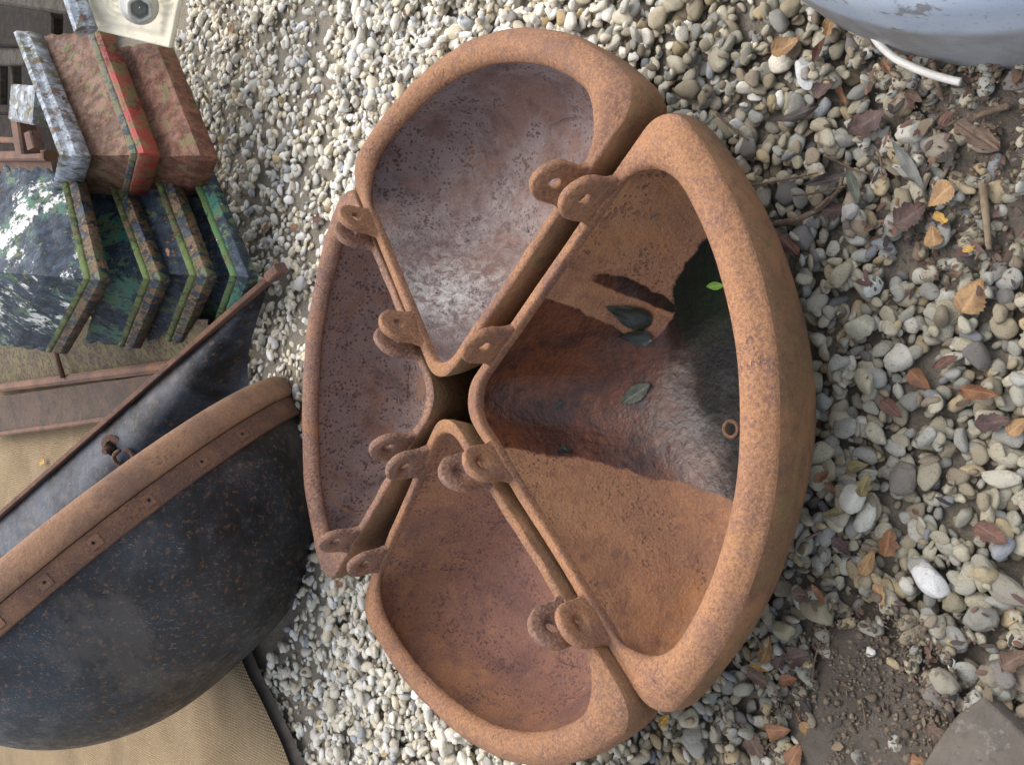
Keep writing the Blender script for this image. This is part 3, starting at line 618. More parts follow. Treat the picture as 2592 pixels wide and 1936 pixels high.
def manger(pose, mats, seed, label, lugs, attrs=None):
    x, y, ro, dz, tx, ty = pose
    root = empty('corner_manger', (x, y, .205+dz)); root.rotation_mode = 'XYZ'
    root.rotation_euler = (Matrix.Rotation(ty, 3, 'Y')@Matrix.Rotation(tx, 3, 'X')@Matrix.Rotation(ro, 3, 'Z')).to_euler()
    tag(root, label, 'manger', 'four cast iron corner mangers pushed together in a ring')
    ins = wobble(INS, seed); o_ = wobble(OUTS, seed); rm = wobble(RIMS, seed)
    V = np.concatenate([ins[::-1].reshape(-1, 3), o_.reshape(-1, 3)])
    Fi = gridF(len(ins), NS, True); Fo = gridF(len(o_), NS, True)+len(ins)*NS
    mi = np.r_[np.zeros(len(Fi)), np.ones(len(Fo))]
    at_ = {}
    if attrs: at_ = {k: f(V) for k, f in attrs.items()}
    b = link('basin', mesh('basin', V, np.concatenate([Fi, Fo])[:, ::-1].copy(), [mats['in'], mats['out']], mi=mi, attrs=at_), root)
    rmm = mesh('rim', rm.reshape(-1, 3), gridF(len(rm), NS, True)[:, ::-1].copy(), [mats['rim']])
    rmn = link('rim', rmm, root)
    for k in lugs:                                   # which wall, distance along it
        wall, d = k
        lm = link('lug', lug_mesh(mats['lug'], seed+hash(k) % 7), root)
        dr = np.array([math.cos(WA), math.sin(WA)]) if wall == 'x' else np.array([math.sin(WA), math.cos(WA)])
        lm.location = (dr[0]*d+(.002 if wall == 'y' else 0), dr[1]*d+(.002 if wall == 'x' else 0), 0)
        lm.rotation_euler = (0, 0, WA if wall == 'x' else math.pi/2-WA)
    return root
A1, A2 = .1261, .400
ALL = [('x', A1), ('x', A2), ('y', A1), ('y', A2)]
POSE = dict(R=(-1.11092, -.02904, -.81548, -.00428, .0422, -.0103), T=(-1.15059, -.00729, .7447, .00926, -.08527, -.1205),
            L=(-1.16878, -.02661, 2.31529, -.00231, -.02067, -.17577), B=(-1.15072, -.04446, 3.93874, -.00279, .13541, -.15331))
def poly_attr(poly, sgn=1):
    return lambda V: polydist(V[:, 0], V[:, 1], poly)
WETP = [(-.05, .02), (-.05, .20), (.012, .232), (.05, .225), (.085, .22), (.10, .235), (.10, .29), (.08, .34), (.075, .41), (.10, .48), (.16, .56), (.30, .6), (.50, .40), (.45, .22), (.36, .17), (.30, .125), (.22, .075), (.12, .02), (.06, -.03)]
def wet_f(V):
    a = np.array([.028, .286]); b = np.array([.095, .296]); ab = b-a; t = np.clip(((V[:, :2]-a)@ab)/(ab@ab), 0, 1)
    return np.maximum(polydist(V[:, 0], V[:, 1], WETP), .010-np.hypot(*(V[:, :2]-a-t[:, None]*ab).T))
def deep_f(V):
    a = np.array([.13, .46]); b = np.array([.38, .33]); ab = b-a
    t = np.clip(((V[:, 0]-a[0])*ab[0]+(V[:, 1]-a[1])*ab[1])/(ab@ab), 0, 1)
    return np.clip(1.5-np.hypot(V[:, 0]-a[0]-t*ab[0], V[:, 1]-a[1]-t*ab[1])/.19, 0, 1.2)
def alga_f(V): return np.clip(1-np.hypot((V[:, 0]-.13)/.07, (V[:, 1]-.38)/.13), 0, 1)**.5
mR = manger(POSE['R'], dict(zip(('in', 'out', 'rim', 'lug'), (MAT['inR'], MAT['out_'], MAT['rimR'], MAT['rimR']))), 1,
       'sandy rusty corner manger with wet black stained inside, right in the ring', ALL, dict(wet=wet_f, deep=deep_f, alga=alga_f))
mT = manger(POSE['T'], dict(zip(('in', 'out', 'rim', 'lug'), (MAT['inT'], MAT['out_'], MAT['rim'], MAT['rim']))), 2,
       'rusty corner manger with dusty purple grey inside and white dust patch', [k for k in ALL if k != ('x', A1)],
       dict(dust=lambda V: np.clip(1.05-np.abs(V[:, 0]-.03)/.09-np.abs(V[:, 1]-.19)/.14, 0, 1)+.28*np.clip(1-np.hypot(V[:, 0]-.1, V[:, 1]-.3)/.2, 0, 1)))
mL = manger(POSE['L'], dict(zip(('in', 'out', 'rim', 'lug'), (MAT['inL'], MAT['out_'], MAT['rimL'], MAT['rimL']))), 3,
       'narrow-looking rusty corner manger between the black bowl and the other mangers', ALL)
mB = manger(POSE['B'], dict(zip(('in', 'out', 'rim', 'lug'), (MAT['inB'], MAT['out_'], MAT['rim'], MAT['rimL']))), 4,
       'dry rusty corner manger at the bottom of the ring with mottled red brown inside', ALL)
# drain hole of the wet manger
def ringVF(c, r1, r2, h, n=20):
    V = []; prof = [(r2, -h), (r2*1.0, 0), ((r1+r2)/2, h*.6), (r1, 0), (r1, -h)]
    for r_, z in prof:
        for k in range(n): a = 2*math.pi*k/n; V.append((c[0]+r_*math.cos(a), c[1]+r_*math.sin(a), c[2]+z))
    return np.array(V), gridF(5, n, True)
# ================================================================ LEFT SIDE: cloth and salvaged iron
E1 = np.array([-1.50, -1.16]); E0 = np.array([-3.7, .655]); AW = np.array([-.636, -.772])
def sheet(off, z0, nu=110, nv=90, length=3.2, edge=.012, seed=0, amp=.016):
    V = []
    for i in range(nu):
        for j in range(nv):
            t = i/(nu-1); s = j/(nv-1); p = E1+(E0-E1)*t+AW*(s*length-off); e = edge*pnoise(Vector((t*14, seed, 0)))*(1-s)
            p = p+AW*e
            z = z0+amp*pnoise(Vector((p[0]*3.5, p[1]*3.5, seed)))+amp*.5*pnoise(Vector((p[0]*11, p[1]*9, seed)))-.010*(1 if j == 0 else 0)
            V.append((p[0], p[1], z))
    return np.array(V), gridF(nu, nv)
V, F = sheet(.020, .030, edge=.012, seed=3)
tag(link('edging_strip', mesh('edging_strip', V, F[:, ::-1].copy(), [MAT['tarp']])), 'dark brown sheet showing as a strip along the edge of the sacking', 'sheet')
V, F = sheet(0, .050, nu=150, nv=150, seed=3)
tag(link('hessian_sacking', mesh('hessian_sacking', V, F[:, ::-1].copy(), [MAT['burlap']])), 'tan woven hessian sacking spread on the ground under the black bowl', 'sacking')

a_ = np.linspace(0, 2*math.pi, 21)[:-1]
# ---- big black bowl on its side
bc = at(262, 1160, .30); bz = (bc-np.array([0, 0, HC]))@D; ps = FPX/K/bz
e3 = np.array([0, 0, HC])-bc; e3 /= np.linalg.norm(e3)
rp = RX-(RX@e3)*e3; rp /= np.linalg.norm(rp); up_ = np.cross(e3, rp)
e1 = .745*rp+.667*up_; e2 = .667*rp-.745*up_
ps *= 1.06; ab, bb, cb = 500/ps, 420/ps, 398/ps
tau = .1
e1t = e1+tau*e3; e1t /= np.linalg.norm(e1t); e3t = e3-(e3@e1t)*e1t; e3t /= np.linalg.norm(e3t); e2t = np.cross(e3t, e1t); e2t *= np.sign(e2t@e2)
sa = .12; n_ax = e2t*math.cos(sa)+e3t*math.sin(sa)*.0+e3t*math.sin(sa); n_ax /= np.linalg.norm(n_ax)   # belly axis
pl = e3t*math.cos(sa)-e2t*math.sin(sa)
bowl = empty('black_bowl', tuple(bc)); tag(bowl, 'large black iron bowl on its side on the sacking with rusty curved rim', 'bowl')
V = []
NP, NR = 120, 44
for k in range(NR):
    f = (k/(NR-1))*math.pi/2
    for i in range(NP):
        a = 2*math.pi*i/NP; rr = math.cos(f)**.82; dd = math.sin(f)**1.0
        p = bc+e1t*ab*.985*rr*math.cos(a)+pl*bb*.985*rr*math.sin(a)+n_ax*cb*dd*(.985)
        q = Vector((p-bc)*4); p = p+n_ax*.008*pnoise(q)
        V.append(p)
child('basin', V, gridF(NR, NP, True), MAT['black'], bowl)
def band(prof, name, mat, parent, thick_ang=None, a0=0, a1=2*math.pi, n=140, ang=40, closed=True):
    V = []
    for i in range(n):
        a = a0+(a1-a0)*i/(n if closed else n-1)
        rd = e1t*math.cos(a)+pl*math.sin(a)
        for r_, h in prof: V.append(bc+e1t*ab*math.cos(a)+pl*bb*math.sin(a)+rd*r_+n_ax*h)
    F = [tuple(q) for q in gridF(n, len(prof), True)]
    if closed: F += [((n-1)*len(prof)+j, (n-1)*len(prof)+(j+1) % len(prof), (j+1) % len(prof), j) for j in range(len(prof))]
    else: F += [tuple(range(len(prof)-1, -1, -1)), tuple((n-1)*len(prof)+j for j in range(len(prof)))]
    return child(name, V, F, mat, parent, ang=ang)
band([(-.012, .004), (.012, .004), (.017, .000), (.0195, -.012), (.0195, -.03), (.015, -.045), (.008, -.056), (-.004, -.060), (-.012, -.058)], 'rim', MAT['band'], bowl)
fl = band([(-.01, .050), (.0055, .050), (.0075, .047), (.0085, .006), (-.01, .006)], 'flange', MAT['bar'], bowl)
for k, a in enumerate((2.0, 1.78, 1.57, 1.33, 1.08, .85, 2.25, 2.5)):
    c_ = -a+math.pi*0  # far silhouette side
    for sg in (1,):
        aa = a
        band([(.004, .040), (.0105, .040), (.0105, .016), (.004, .016)], 'bracket', MAT['bar'], bowl, a0=aa-.018-.006*(k % 3), a1=aa+.018+.007*(k % 2), n=6, closed=False)
        rd = e1t*math.cos(aa)+pl*math.sin(aa); c0 = bc+e1t*ab*math.cos(aa)+pl*bb*math.sin(aa)+rd*.0108+n_ax*.028
        t_ = np.cross(rd, n_ax); V = [c0+t_*.0035*math.cos(q)+n_ax*.0035*math.sin(q) for q in a_]
        child('bolt_hole', V, [tuple(range(20))], MAT['dark'], bowl)

# ---- blue black curved plate with straight rusty bar
b0, b1 = at(-60, 1165, .34), at(604, 583, .10)
plate = empty('half_round_trough', tuple((b0+b1)/2)); tag(plate, 'blue black iron trough half hidden behind the bowl with a straight rusty top bar', 'trough')
tl = at(-60, 1165, .34)
rows = 44; cols = 30; V = []
right = [(598, 592, .095), (575, 635, .09), (556, 690, .075), (541, 745, .055), (535, 795, .035), (540, 850, .018), (552, 905, .0), (565, 960, -.02)]
left = [(-66, 1175, .335), (-20, 1205, .33), (30, 1235, .31), (70, 1275, .27), (100, 1320, .22), (120, 1370, .16), (130, 1420, .09), (135, 1480, .0)]
rt = spline([at(*q) for q in right], 4); lt = spline([at(*q) for q in left], 4)
NC = len(rt)
for i in range(60):
    s = i/59; s2 = s**1.0
    for j in range(NC):
        t = j/(NC-1); p = np.array(lt[j])*(1-s2)+np.array(rt[j])*s2
        bul = .06*math.sin(math.pi*t)*math.sin(math.pi*min(1, s*1.05))**.6
        fl_ = .0 if s < .72 else ((s-.72)/.28)**2
        p = p+np.array([.3, -.2, .9])*bul*.55
        V.append(p)
child('plate', V, gridF(60, NC)[:, ::-1].copy(), MAT['blue'], plate)
bv, bf = boxVF(b0, b1, .013, .026, up=(.3, -.2, 1)); child('top_bar', bv, bf, MAT['bar'], plate, ang=30)
ev, ef = boxVF(at(585, 600, .105), at(607, 578, .105), .022, .03, up=(.3, -.2, 1)); child('bar_end', ev, ef, MAT['bar'], plate, ang=30)
def nutVF(c, up, r_, h, n=6):
    up = np.array(up, float); up /= np.linalg.norm(up); s = np.cross(up, (0, 1., .3)); s /= np.linalg.norm(s); t = np.cross(up, s); V = []
    for rr, hh in ((r_, 0), (r_, h*.85), (r_*.85, h)):
        for k in range(n): a = 2*math.pi*k/n; V.append(np.array(c)+s*rr*math.cos(a)+t*rr*math.sin(a)+up*hh)
    return np.array(V), [tuple(q) for q in gridF(3, n, True)]+[tuple(2*n+k for k in range(n))]
NUP = np.array([.45, -.35, .82])
from mathutils.bvhtree import BVHTree
_bv = BVHTree.FromPolygons([tuple(map(float, v)) for v in V], [tuple(map(int, f)) for f in gridF(60, NC)])
def hit(px, py, off=0.):
    v = D*FPX + RX*(px*K-1296) - UX*(py*K-968); v = Vector(v).normalized()
    h = _bv.ray_cast(Vector((0, 0, HC)), v)
    return (np.array(h[0])-np.array(v)*off) if h[0] else at(px, py, .2)
nc = hit(243, 965)
v, f = nutVF(nc-NUP*.004, NUP, .034, .006, 14); child('washer', v, f, MAT['bar'], plate, ang=30)
v, f = nutVF(nc, NUP, .019, .018, 4); child('nut', v, f, MAT['dark'], plate, ang=30)
v, f = nutVF(nc+NUP*.016, NUP, .009, .016, 10); child('bolt', v, f, MAT['bar'], plate, ang=30)
rc = hit(276, 990); s_ = np.cross(NUP, (1, 0, 0)); s_ /= np.linalg.norm(s_); t_ = np.cross(NUP/np.linalg.norm(NUP), s_)
v, f = tubeVF([rc+NUP*(.012+.006*math.sin(a*2))+s_*.028*math.cos(a)+t_*.028*math.sin(a) for a in np.linspace(0, 5.9, 34)], .0055, 8, .12); child('tether_ring', v, f, MAT['bar'], plate)

# ---- folded cast iron mouldings in two overlapping stacks
def moulding(pts, prof, mat, label, flange=None, jag=(.030, .030), seed=0, left=(-.85, .08, .22), group=None, extra=None):
    P = [at(*q) for q in pts]; base = P[1].copy(); root = empty('moulding', (base[0], base[1], base[2])); tag(root, label, 'moulding', group)
    rows = []
    for a, b, n in ((P[0], P[1], 16), (P[1], P[2], 14)):
        for i in range(n): rows.append(a+(b-a)*i/n)
    rows.append(P[2]); rows = np.array(rows); nr = len(rows)
    L = np.array(left, float); rs = random.Random(seed)
    # cut edges ragged: shift end rows per column
    pp = []
    for i in range(len(prof)-1):
        n = max(1, int(abs(prof[i+1][0]-prof[i][0])/.008))
        for k in range(n): pp.append((prof[i][0]+(prof[i+1][0]-prof[i][0])*k/n, prof[i][1]+(prof[i+1][1]-prof[i][1])*k/n))
    pp.append(prof[-1]); nc_ = len(pp)
    def part(cols, name, m__, ins=0):
        V = np.zeros((nr, len(cols), 3))
        d0 = (rows[0]-rows[1]); d0 /= np.linalg.norm(d0); d1 = (rows[-1]-rows[-2]); d1 /= np.linalg.norm(d1)
        for j, (wd, h) in enumerate(cols):
            j0 = jag[0]*(pnoise(Vector((wd*38, seed, 0)))*1.3+.5*pnoise(Vector((wd*130, seed, 4)))) ; j1 = jag[1]*(pnoise(Vector((wd*38, seed, 9)))*1.3+.5*pnoise(Vector((wd*130, seed, 14))))
            for i in range(nr):
                t = i/(nr-1); k = max(0, 1-i/6); k2 = max(0, 1-(nr-1-i)/6)
                V[i, j] = rows[i]+L*wd+np.array([0, 0, h+.0015*pnoise(Vector((i*.7, wd*40, seed)))])+d0*j0*k+d1*j1*k2
        o = child(name, V.reshape(-1, 3), gridF(nr, len(cols)), m__, root, ang=28)
        md = o.modifiers.new('thickness', 'SOLIDIFY'); md.thickness = .006; md.offset = 0
        return o
    k0 = 0
    for wd, mt_, nm in (flange or []):
        k = next(i for i, q in enumerate(pp) if q[0] >= wd-1e-6)
        part(pp[k0:k+1], nm, mt_); k0 = k
    part(pp[k0:], 'panel', mat)
    return root
PG = [(0, -.022), (0, 0), (.034, .002), (.038, .008), (.045, .011), (.052, .006), (.062, -.008), (.074, -.020), (.095, -.036), (.13, -.034), (.17, -.022), (.20, -.018), (.24, -.004)]
GG = 'peeling blue black and green iron mouldings nested in a row'
moulding([(-60, 420, .42), (20, 612, .44), (-60, 760, .34)], PG+[(.4, 0)], MAT['g1'], 'white spattered peeling moulding cut by the left edge of the photo', seed=1, group=GG)
moulding([(159, 362, .35), (217, 604, .37), (128, 762, .26)], PG+[(.46, 0)], MAT['g1'], 'widest peeling moulding with navy paint and big white lichen-like splashes', seed=2, group=GG, flange=[(.034, MAT['gbr'], 'flange'), (.052, MAT['ggr'], 'bead')])
moulding([(253, 362, .245), (347, 604, .265), (286, 750, .155)], PG, MAT['g2'], 'navy and turquoise peeling moulding just right of the white splashed one', seed=3, group=GG, flange=[(.034, MAT['gbr'], 'flange'), (.052, MAT['ggr'], 'bead')])
moulding([(358, 360, .19), (448, 596, .21), (388, 738, .11)], PG, MAT['g2b'], 'brown edged peeling moulding with a small leaf, third from the left', seed=4, group=GG, flange=[(.034, MAT['gbr'], 'flange'), (.052, MAT['ggr'], 'bead')])
moulding([(441, 364, .13), (537, 598, .15), (495, 705, .07)], PG, MAT['g2b'], 'light green flaking moulding nearest the gravel at the end of the row', seed=5, group=GG, flange=[(.034, MAT['g2'], 'flange'), (.074, MAT['g4'], 'bead')])
PRF = [(0, -.035), (0, 0), (.045, .004), (.052, -.012), (.10, -.016), (.16, -.014), (.26, -.006)]
GR = 'red oxide painted iron mouldings stacked behind the green ones'
moulding([(62, 70, .40), (166, 336, .42), (140, 440, .30)], [(0, -.03), (0, 0), (.02, .003), (.026, .014), (.04, .014), (.05, 0), (.09, -.03), (.17, -.09)], MAT['lead'], 'lead grey flaking moulding at the left end of the red stack', seed=6, group=GR, jag=(.006, .01))
moulding([(211, 60, .31), (311, 330, .33), (285, 430, .22)], PRF, MAT['redd'], 'faded orange brown moulding with grey and red flaking edge band', seed=7, group=GR, flange=[(.013, MAT['redb'], 'edge'), (.040, MAT['gfl'], 'flange'), (.048, MAT['redb'], 'edge')], jag=(.006, .012))
moulding([(338, 95, .22), (433, 336, .24), (400, 430, .13)], [(0, -.04), (0, 0), (.02, .0), (.04, .006), (.08, .004), (.12, .0), (.17, .003), (.26, .003)], MAT['red'], 'salmon red moulding with rounded edge next to the gravel', seed=8, group=GR, jag=(.006, .012))
# rusty box bracket under the grey moulding
br = empty('box_bracket', tuple(at(60, 270, .3))); tag(br, 'small rusty box-shaped bracket left of the lead grey moulding', 'bracket')
for (p, q, w_, h_, nm) in (((42, 225, .34), (95, 232, .34), .10, .05, 'plate'), ((50, 262, .32), (60, 330, .30), .07, .05, 'box'), ((70, 285, .36), (78, 322, .35), .05, .03, 'cap')):
    v, f = boxVF(at(*p), at(*q), w_, h_, bev=.12); child(nm, v, f, MAT['lead'] if nm == 'plate' else MAT['bar'], br, ang=30)

# ---- olive and rust trough below the mouldings
tr = empty('rusty_tray', tuple(at(120, 800, .1))); tag(tr, 'long shallow iron tray with rust spotted olive paint lying under the mouldings', 'tray')
def quadsheet(c, n=24, m2=12, sag=0., seed=0):
    a, b, c_, d = [np.array(q, float) for q in c]; V = []
    for i in range(n):
        for j in range(m2):
            s, t = i/(n-1), j/(m2-1); p = (a*(1-s)+b*s)*(1-t)+(d*(1-s)+c_*s)*t; p = p-np.array([0, 0, sag*math.sin(math.pi*t)]); p[2] += .002*pnoise(Vector(p*12)); V.append(p)
    return np.array(V), gridF(n, m2)
v, f = quadsheet([at(-40, 690, .16), at(450, 690, .13), at(430, 790, .07), at(-40, 850, .09)]); child('painted_side', v, f[:, ::-1].copy(), MAT['olive'], tr)
v, f = boxVF(at(-40, 843, .115), at(400, 787, .10), .03, .025, bev=.35); child('rim', v, f, MAT['bar'], tr, ang=30)
v, f = quadsheet([at(-40, 862, .125), at(400, 800, .105), at(330, 900, .10), at(-40, 940, .105)], sag=.008); child('inside', v, f[:, ::-1].copy(), MAT['grime'], tr)
v, f = boxVF(at(-40, 943, .115), at(260, 902, .11), .016, .014, bev=.35); child('rim', v, f, MAT['bar'], tr, ang=30)
v, f = tubeVF([at(112, 735, .14), at(122, 770, .135), at(136, 815, .125)], .009, 8, .05); child('rib', v, f, MAT['bar'], tr)

# ---- cream ornate hopper plate with lead spout
hp = empty('rainwater_hopper', tuple(at(280, 50, .3))); tag(hp, 'cream painted ornamental iron hopper plate with a grey lead spout', 'hopper')
c4 = [at(148, -120, .40), at(415, -120, .26), at(366, 104, .25), at(176, 58, .36)]
nrm = np.cross(c4[1]-c4[0], c4[3]-c4[0]); nrm /= np.linalg.norm(nrm); nrm *= np.sign(nrm[2])
v, f = quadsheet(c4, 60, 50); vb = v.reshape(60, 50, 3)
orn = [(.38, .62, .17), (.82, .55, .15), (.42, .28, .15), (.80, .2, .15), (.6, .93, .05)]
for i in range(60):
    for j in range(50):
        s, t = i/59, j/49; h = 0.
        ed = min(s, 1-s, t, 1-t); h += .006*float(sstep(.03, .06, ed))*-1+.004*float(sstep(.10, .13, ed))
        for (u_, w_, r_) in orn[:4]:
            dx, dy = s-u_, (t-w_)*.9; rr = math.hypot(dx, dy); a = math.atan2(dy, dx)
            if rr < r_: h += .008*(1-rr/r_)**.5*(.55+.45*math.sin(a*5+rr*70))
        vb[i, j] += nrm*h
o = child('plate', vb.reshape(-1, 3), f, MAT['cream'], hp); md = o.modifiers.new('thickness', 'SOLIDIFY'); md.thickness = .012; md.offset = -1
sc0 = at(300, 12, .33); ax = at(306, 40, .40)-sc0; ax = ax/np.linalg.norm(ax)*.085
V = []; n = 28
ss = np.cross(ax, (0, 0, 1.)); ss /= np.linalg.norm(ss); tt = np.cross(ax/np.linalg.norm(ax), ss)
for r_, h in ((.042, -.1), (.032, .2), (.027, .6), (.026, .95), (.025, 1.0), (.020, 1.0), (.018, .9), (.017, .5), (.012, .48), (.001, .48)):
    for k in range(n): a = 2*math.pi*k/n; q = 1+.05*math.sin(6*a)*(1 if h > .3 else 0); V.append(sc0+ax*h+(ss*math.cos(a)+tt*math.sin(a))*r_*q)
child('spout', V, gridF(10, n, True), MAT['spout'], hp)
v, f = boxVF(at(150, -40, .40), at(186, 66, .37), .045, .05, bev=.3); child('side_flange', v, f, MAT['lead'], hp, ang=35)

# ---- dark grate frame at the top left
gr = empty('iron_grate', tuple(at(60, 60, .2))); tag(gr, 'grimy dark iron grate frame in the top left corner behind the red mouldings', 'grate')
for (p, q, w_, h_, mt) in (((-60, -12, .34), (165, 20, .34), .035, .03, 'grate'), ((-60, 92, .26), (75, 92, .26), .03, .03, 'dark'), ((-60, 128, .25), (60, 124, .25), .05, .02, 'grate'),
                           ((122, 28, .3), (118, 120, .26), .045, .03, 'dark'), ((-60, 235, .22), (50, 240, .22), .03, .03, 'dark'), ((-60, 300, .22), (45, 306, .22), .02, .03, 'bar'), ((5, 140, .2), (4, 240, .2), .03, .03, 'grate'), ((34, 140, .2), (36, 240, .2), .02, .03, 'grate'),
                           ((-60, 340, .24), (110, 338, .24), .03, .04, 'bar')):
    v, f = boxVF(at(*p), at(*q), w_, h_, bev=.2); child('bar', v, f, MAT[mt], gr, ang=30)
v, f = quadsheet([at(-60, -60, .08), at(200, -60, .08), at(200, 420, .08), at(-60, 420, .08)]); child('back_plate', v, f[:, ::-1].copy(), MAT['dark'], gr)
v, f = quadsheet([at(-60, 350, .235), at(110, 346, .235), at(120, 400, .2), at(-60, 402, .2)]); child('rust_plate', v, f[:, ::-1].copy(), MAT['bar'], gr)

# ---- blue white tub at the top right
V = []; n = 120; prof = [(.500, -.01), (.501, .02), (.499, .06), (.495, .11), (.490, .15), (.487, .18), (.484, .20), (.475, .217), (.458, .232), (.43, .245), (.38, .255), (.36, .258), (.352, .25), (.348, .2), (.33, .1), (.28, .04), (.1, .03), (.001, .03)]
tub = empty('tub', (-.270, .850, 0)); tag(tub, 'round tub with flaking pale blue white paint above grey, top right corner', 'tub')
for r_, z in prof:
    for k in range(n): a = 2*math.pi*k/n; V.append((-.270+(r_-.004)*math.cos(a), .850+(r_-.004)*math.sin(a), z+.0015*pnoise(Vector((math.cos(a)*4, math.sin(a)*4, z*20)))))
child('body', V, gridF(len(prof), n, True), MAT['tub'], tub)
# ---- cable
pts = [(1868, 20), (1880, 62), (1896, 92), (1930, 124), (1972, 146), (2008, 160), (2045, 171), (2075, 178)]
v, f = tubeVF(spline([at(x, y, .052-.002*i) for i, (x, y) in enumerate(pts)], 8), .0048, 12)
tag(link('cable', mesh('cable', v, f, [MAT['cable']])), 'white plastic cable curving out from beneath the tub', 'cable')
# ---- slab
sv = [(1990, 1652), (2072, 1545), (2128, 1503), (2230, 1600), (2330, 1760), (2020, 1800)]
tb = [at(x, y, .048) for x, y in sv]; bt = [at(x, y, .048)*np.array([1, 1, 0])+np.array([0, 0, .0]) for x, y in sv]
cN = sum(tb)/len(tb); N6 = len(sv); tp2 = [p+(cN-p)*.03+np.array([0, 0, .004]) for p in tb]
def dens(ring, n=14): return [ring[i]*(1-k/n)+ring[(i+1) % len(ring)]*k/n for i in range(len(ring)) for k in range(n)]
rings = [dens(bt), dens(tb), dens(tp2)]+[dens([p+(cN-p)*s+np.array([0, 0, .004]) for p in tb]) for s in (.15, .35, .6, .85, .99)]
V = np.concatenate(rings); V = np.array([p+np.array([.004*pnoise(Vector(p*14)), .004*pnoise(Vector(p*14+5)), .003*pnoise(Vector(p*20))]) for p in V])
tag(link('stone_slab', mesh('stone_slab', V, gridF(len(rings), N6*14, True), [MAT['slab']])), 'flat grey brown stone slab half buried at the bottom right corner', 'slab')

# ================================================================ LEAVES, TWIGS, BARK
LM = dict(tan=leaf_mat('tan dry leaf', (.33, .20, .09), (.22, .125, .06)), orange=leaf_mat('orange dry leaf', (.24, .115, .055), (.15, .075, .04)),
          brown=leaf_mat('brown dry leaf', (.12, .075, .05), (.08, .05, .035)), purple=leaf_mat('purple brown leaf', (.10, .06, .05), (.065, .04, .036)),
          red=leaf_mat('red brown leaf', (.14, .065, .045), (.09, .045, .035)), yellow=leaf_mat('yellow leaf', (.50, .30, .06), (.33, .19, .05)),
          olive=leaf_mat('olive yellow leaf', (.22, .18, .08), (.14, .11, .055)), grey=leaf_mat('grey green leaf', (.11, .12, .09), (.07, .075, .06)),
          dark=leaf_mat('dark leaf', (.065, .05, .045), (.04, .033, .03)), green=leaf_mat('fresh green leaf', (.16, .30, .04), (.12, .22, .03)),
          wet=MAT['wetleaf'], bark=leaf_mat('grey bark flake', (.19, .19, .175), (.12, .12, .11), .2))
def leaf_mesh(L, W, mat, seed, curl=.25, serr=.06, shape='birch', stem=True):
    rs = random.Random(seed); nu, nv = 20, 11; V = []; vein = []
    for i in range(nu):
        t = i/(nu-1)
        if shape == 'birch': wd = (math.sin(math.pi*t**.62))**.85*(1-.18*t)
        elif shape == 'long': wd = math.sin(math.pi*t)**.8
        elif shape == 'maple': wd = math.sin(math.pi*t**.7)**.7*(.72+.34*abs(math.sin(t*9+seed)))
        else: wd = (.82+.18*math.sin(t*11+seed))*min(1, t*9, (1-t)*9)
        for j in range(nv):
            s = j/(nv-1)*2-1; e = abs(s)
            ed = 1+(serr*((i % 2)*2-1)+.5*serr*rs.uniform(-1, 1))*(e**6)
            x = (t-.5)*L+e*e*.04*L*((i % 2)*2-1)*serr*6*.3; y = s*wd*W*.5*ed
            z = curl*L*((t-.5)**2*rs_c(seed, 0)+(s*wd)**2*.28*rs_c(seed, 1)+(t-.5)*s*.25*rs_c(seed, 2))+.035*L*pnoise(Vector((t*3.5, s*2, seed*1.7)))
            z += -.012*L*(1-min(1, e*6))
            V.append((x, y, z))
            vv = max(1-e*9, 0); q = (t*7-e*1.6) % 1; vv = max(vv, (1-min(abs(q-.5)*9, 1))*.7*(e < .9)); vein.append(vv)
    F = [tuple(q) for q in gridF(nu, nv)]
    if stem:
        tv, tf = tubeVF([(-.5*L, 0, V[0][2]), (-.62*L, .02*L, V[0][2]+.02*L), (-.78*L, .07*L, V[0][2]+.03*L)], [.012*L, .010*L, .009*L], 5)
        F += [tuple(k+len(V) for k in q) for q in tf]; vein += [.6]*len(tv); V = V+[tuple(q) for q in tv]
    return mesh('leaf', V, F, [mat], attrs={'vein': np.array(vein)})
def rs_c(seed, k): return random.Random(seed*13+k).uniform(-.9, 1.6)
def place_leaf(px, py, Lpx, W, ang, kind, lab, shape='birch', name='leaf', z=None, tilt=.22, curl=.42, group='fallen leaves on the gravel', cat='leaf', stem=True, scale_px=True):
    P = at(px/K, py/K, .035 if z is None else z); r_ = Lpx*.4*1.1/FPX*1.2
    if z is None:
        for _ in range(3): zz = hq(P[0], P[1], max(.006, r_*.45)); P = at(px/K, py/K, zz+.002)
    dep = (P-np.array([0, 0, HC]))@D; L = Lpx*dep/FPX
    seed = int(px*7+py)
    me = leaf_mesh(L, L*W, LM[kind], seed, curl, .07 if shape in ('birch', 'maple') else .03, shape, stem)
    o = link(name, me, loc=tuple(P+np.array([0, 0, .001]))); rs = random.Random(seed+5)
    o.rotation_euler = (rs.uniform(-tilt, tilt), rs.uniform(-tilt, tilt)+.1, R(ang))
    tag(o, lab, cat, group); return o
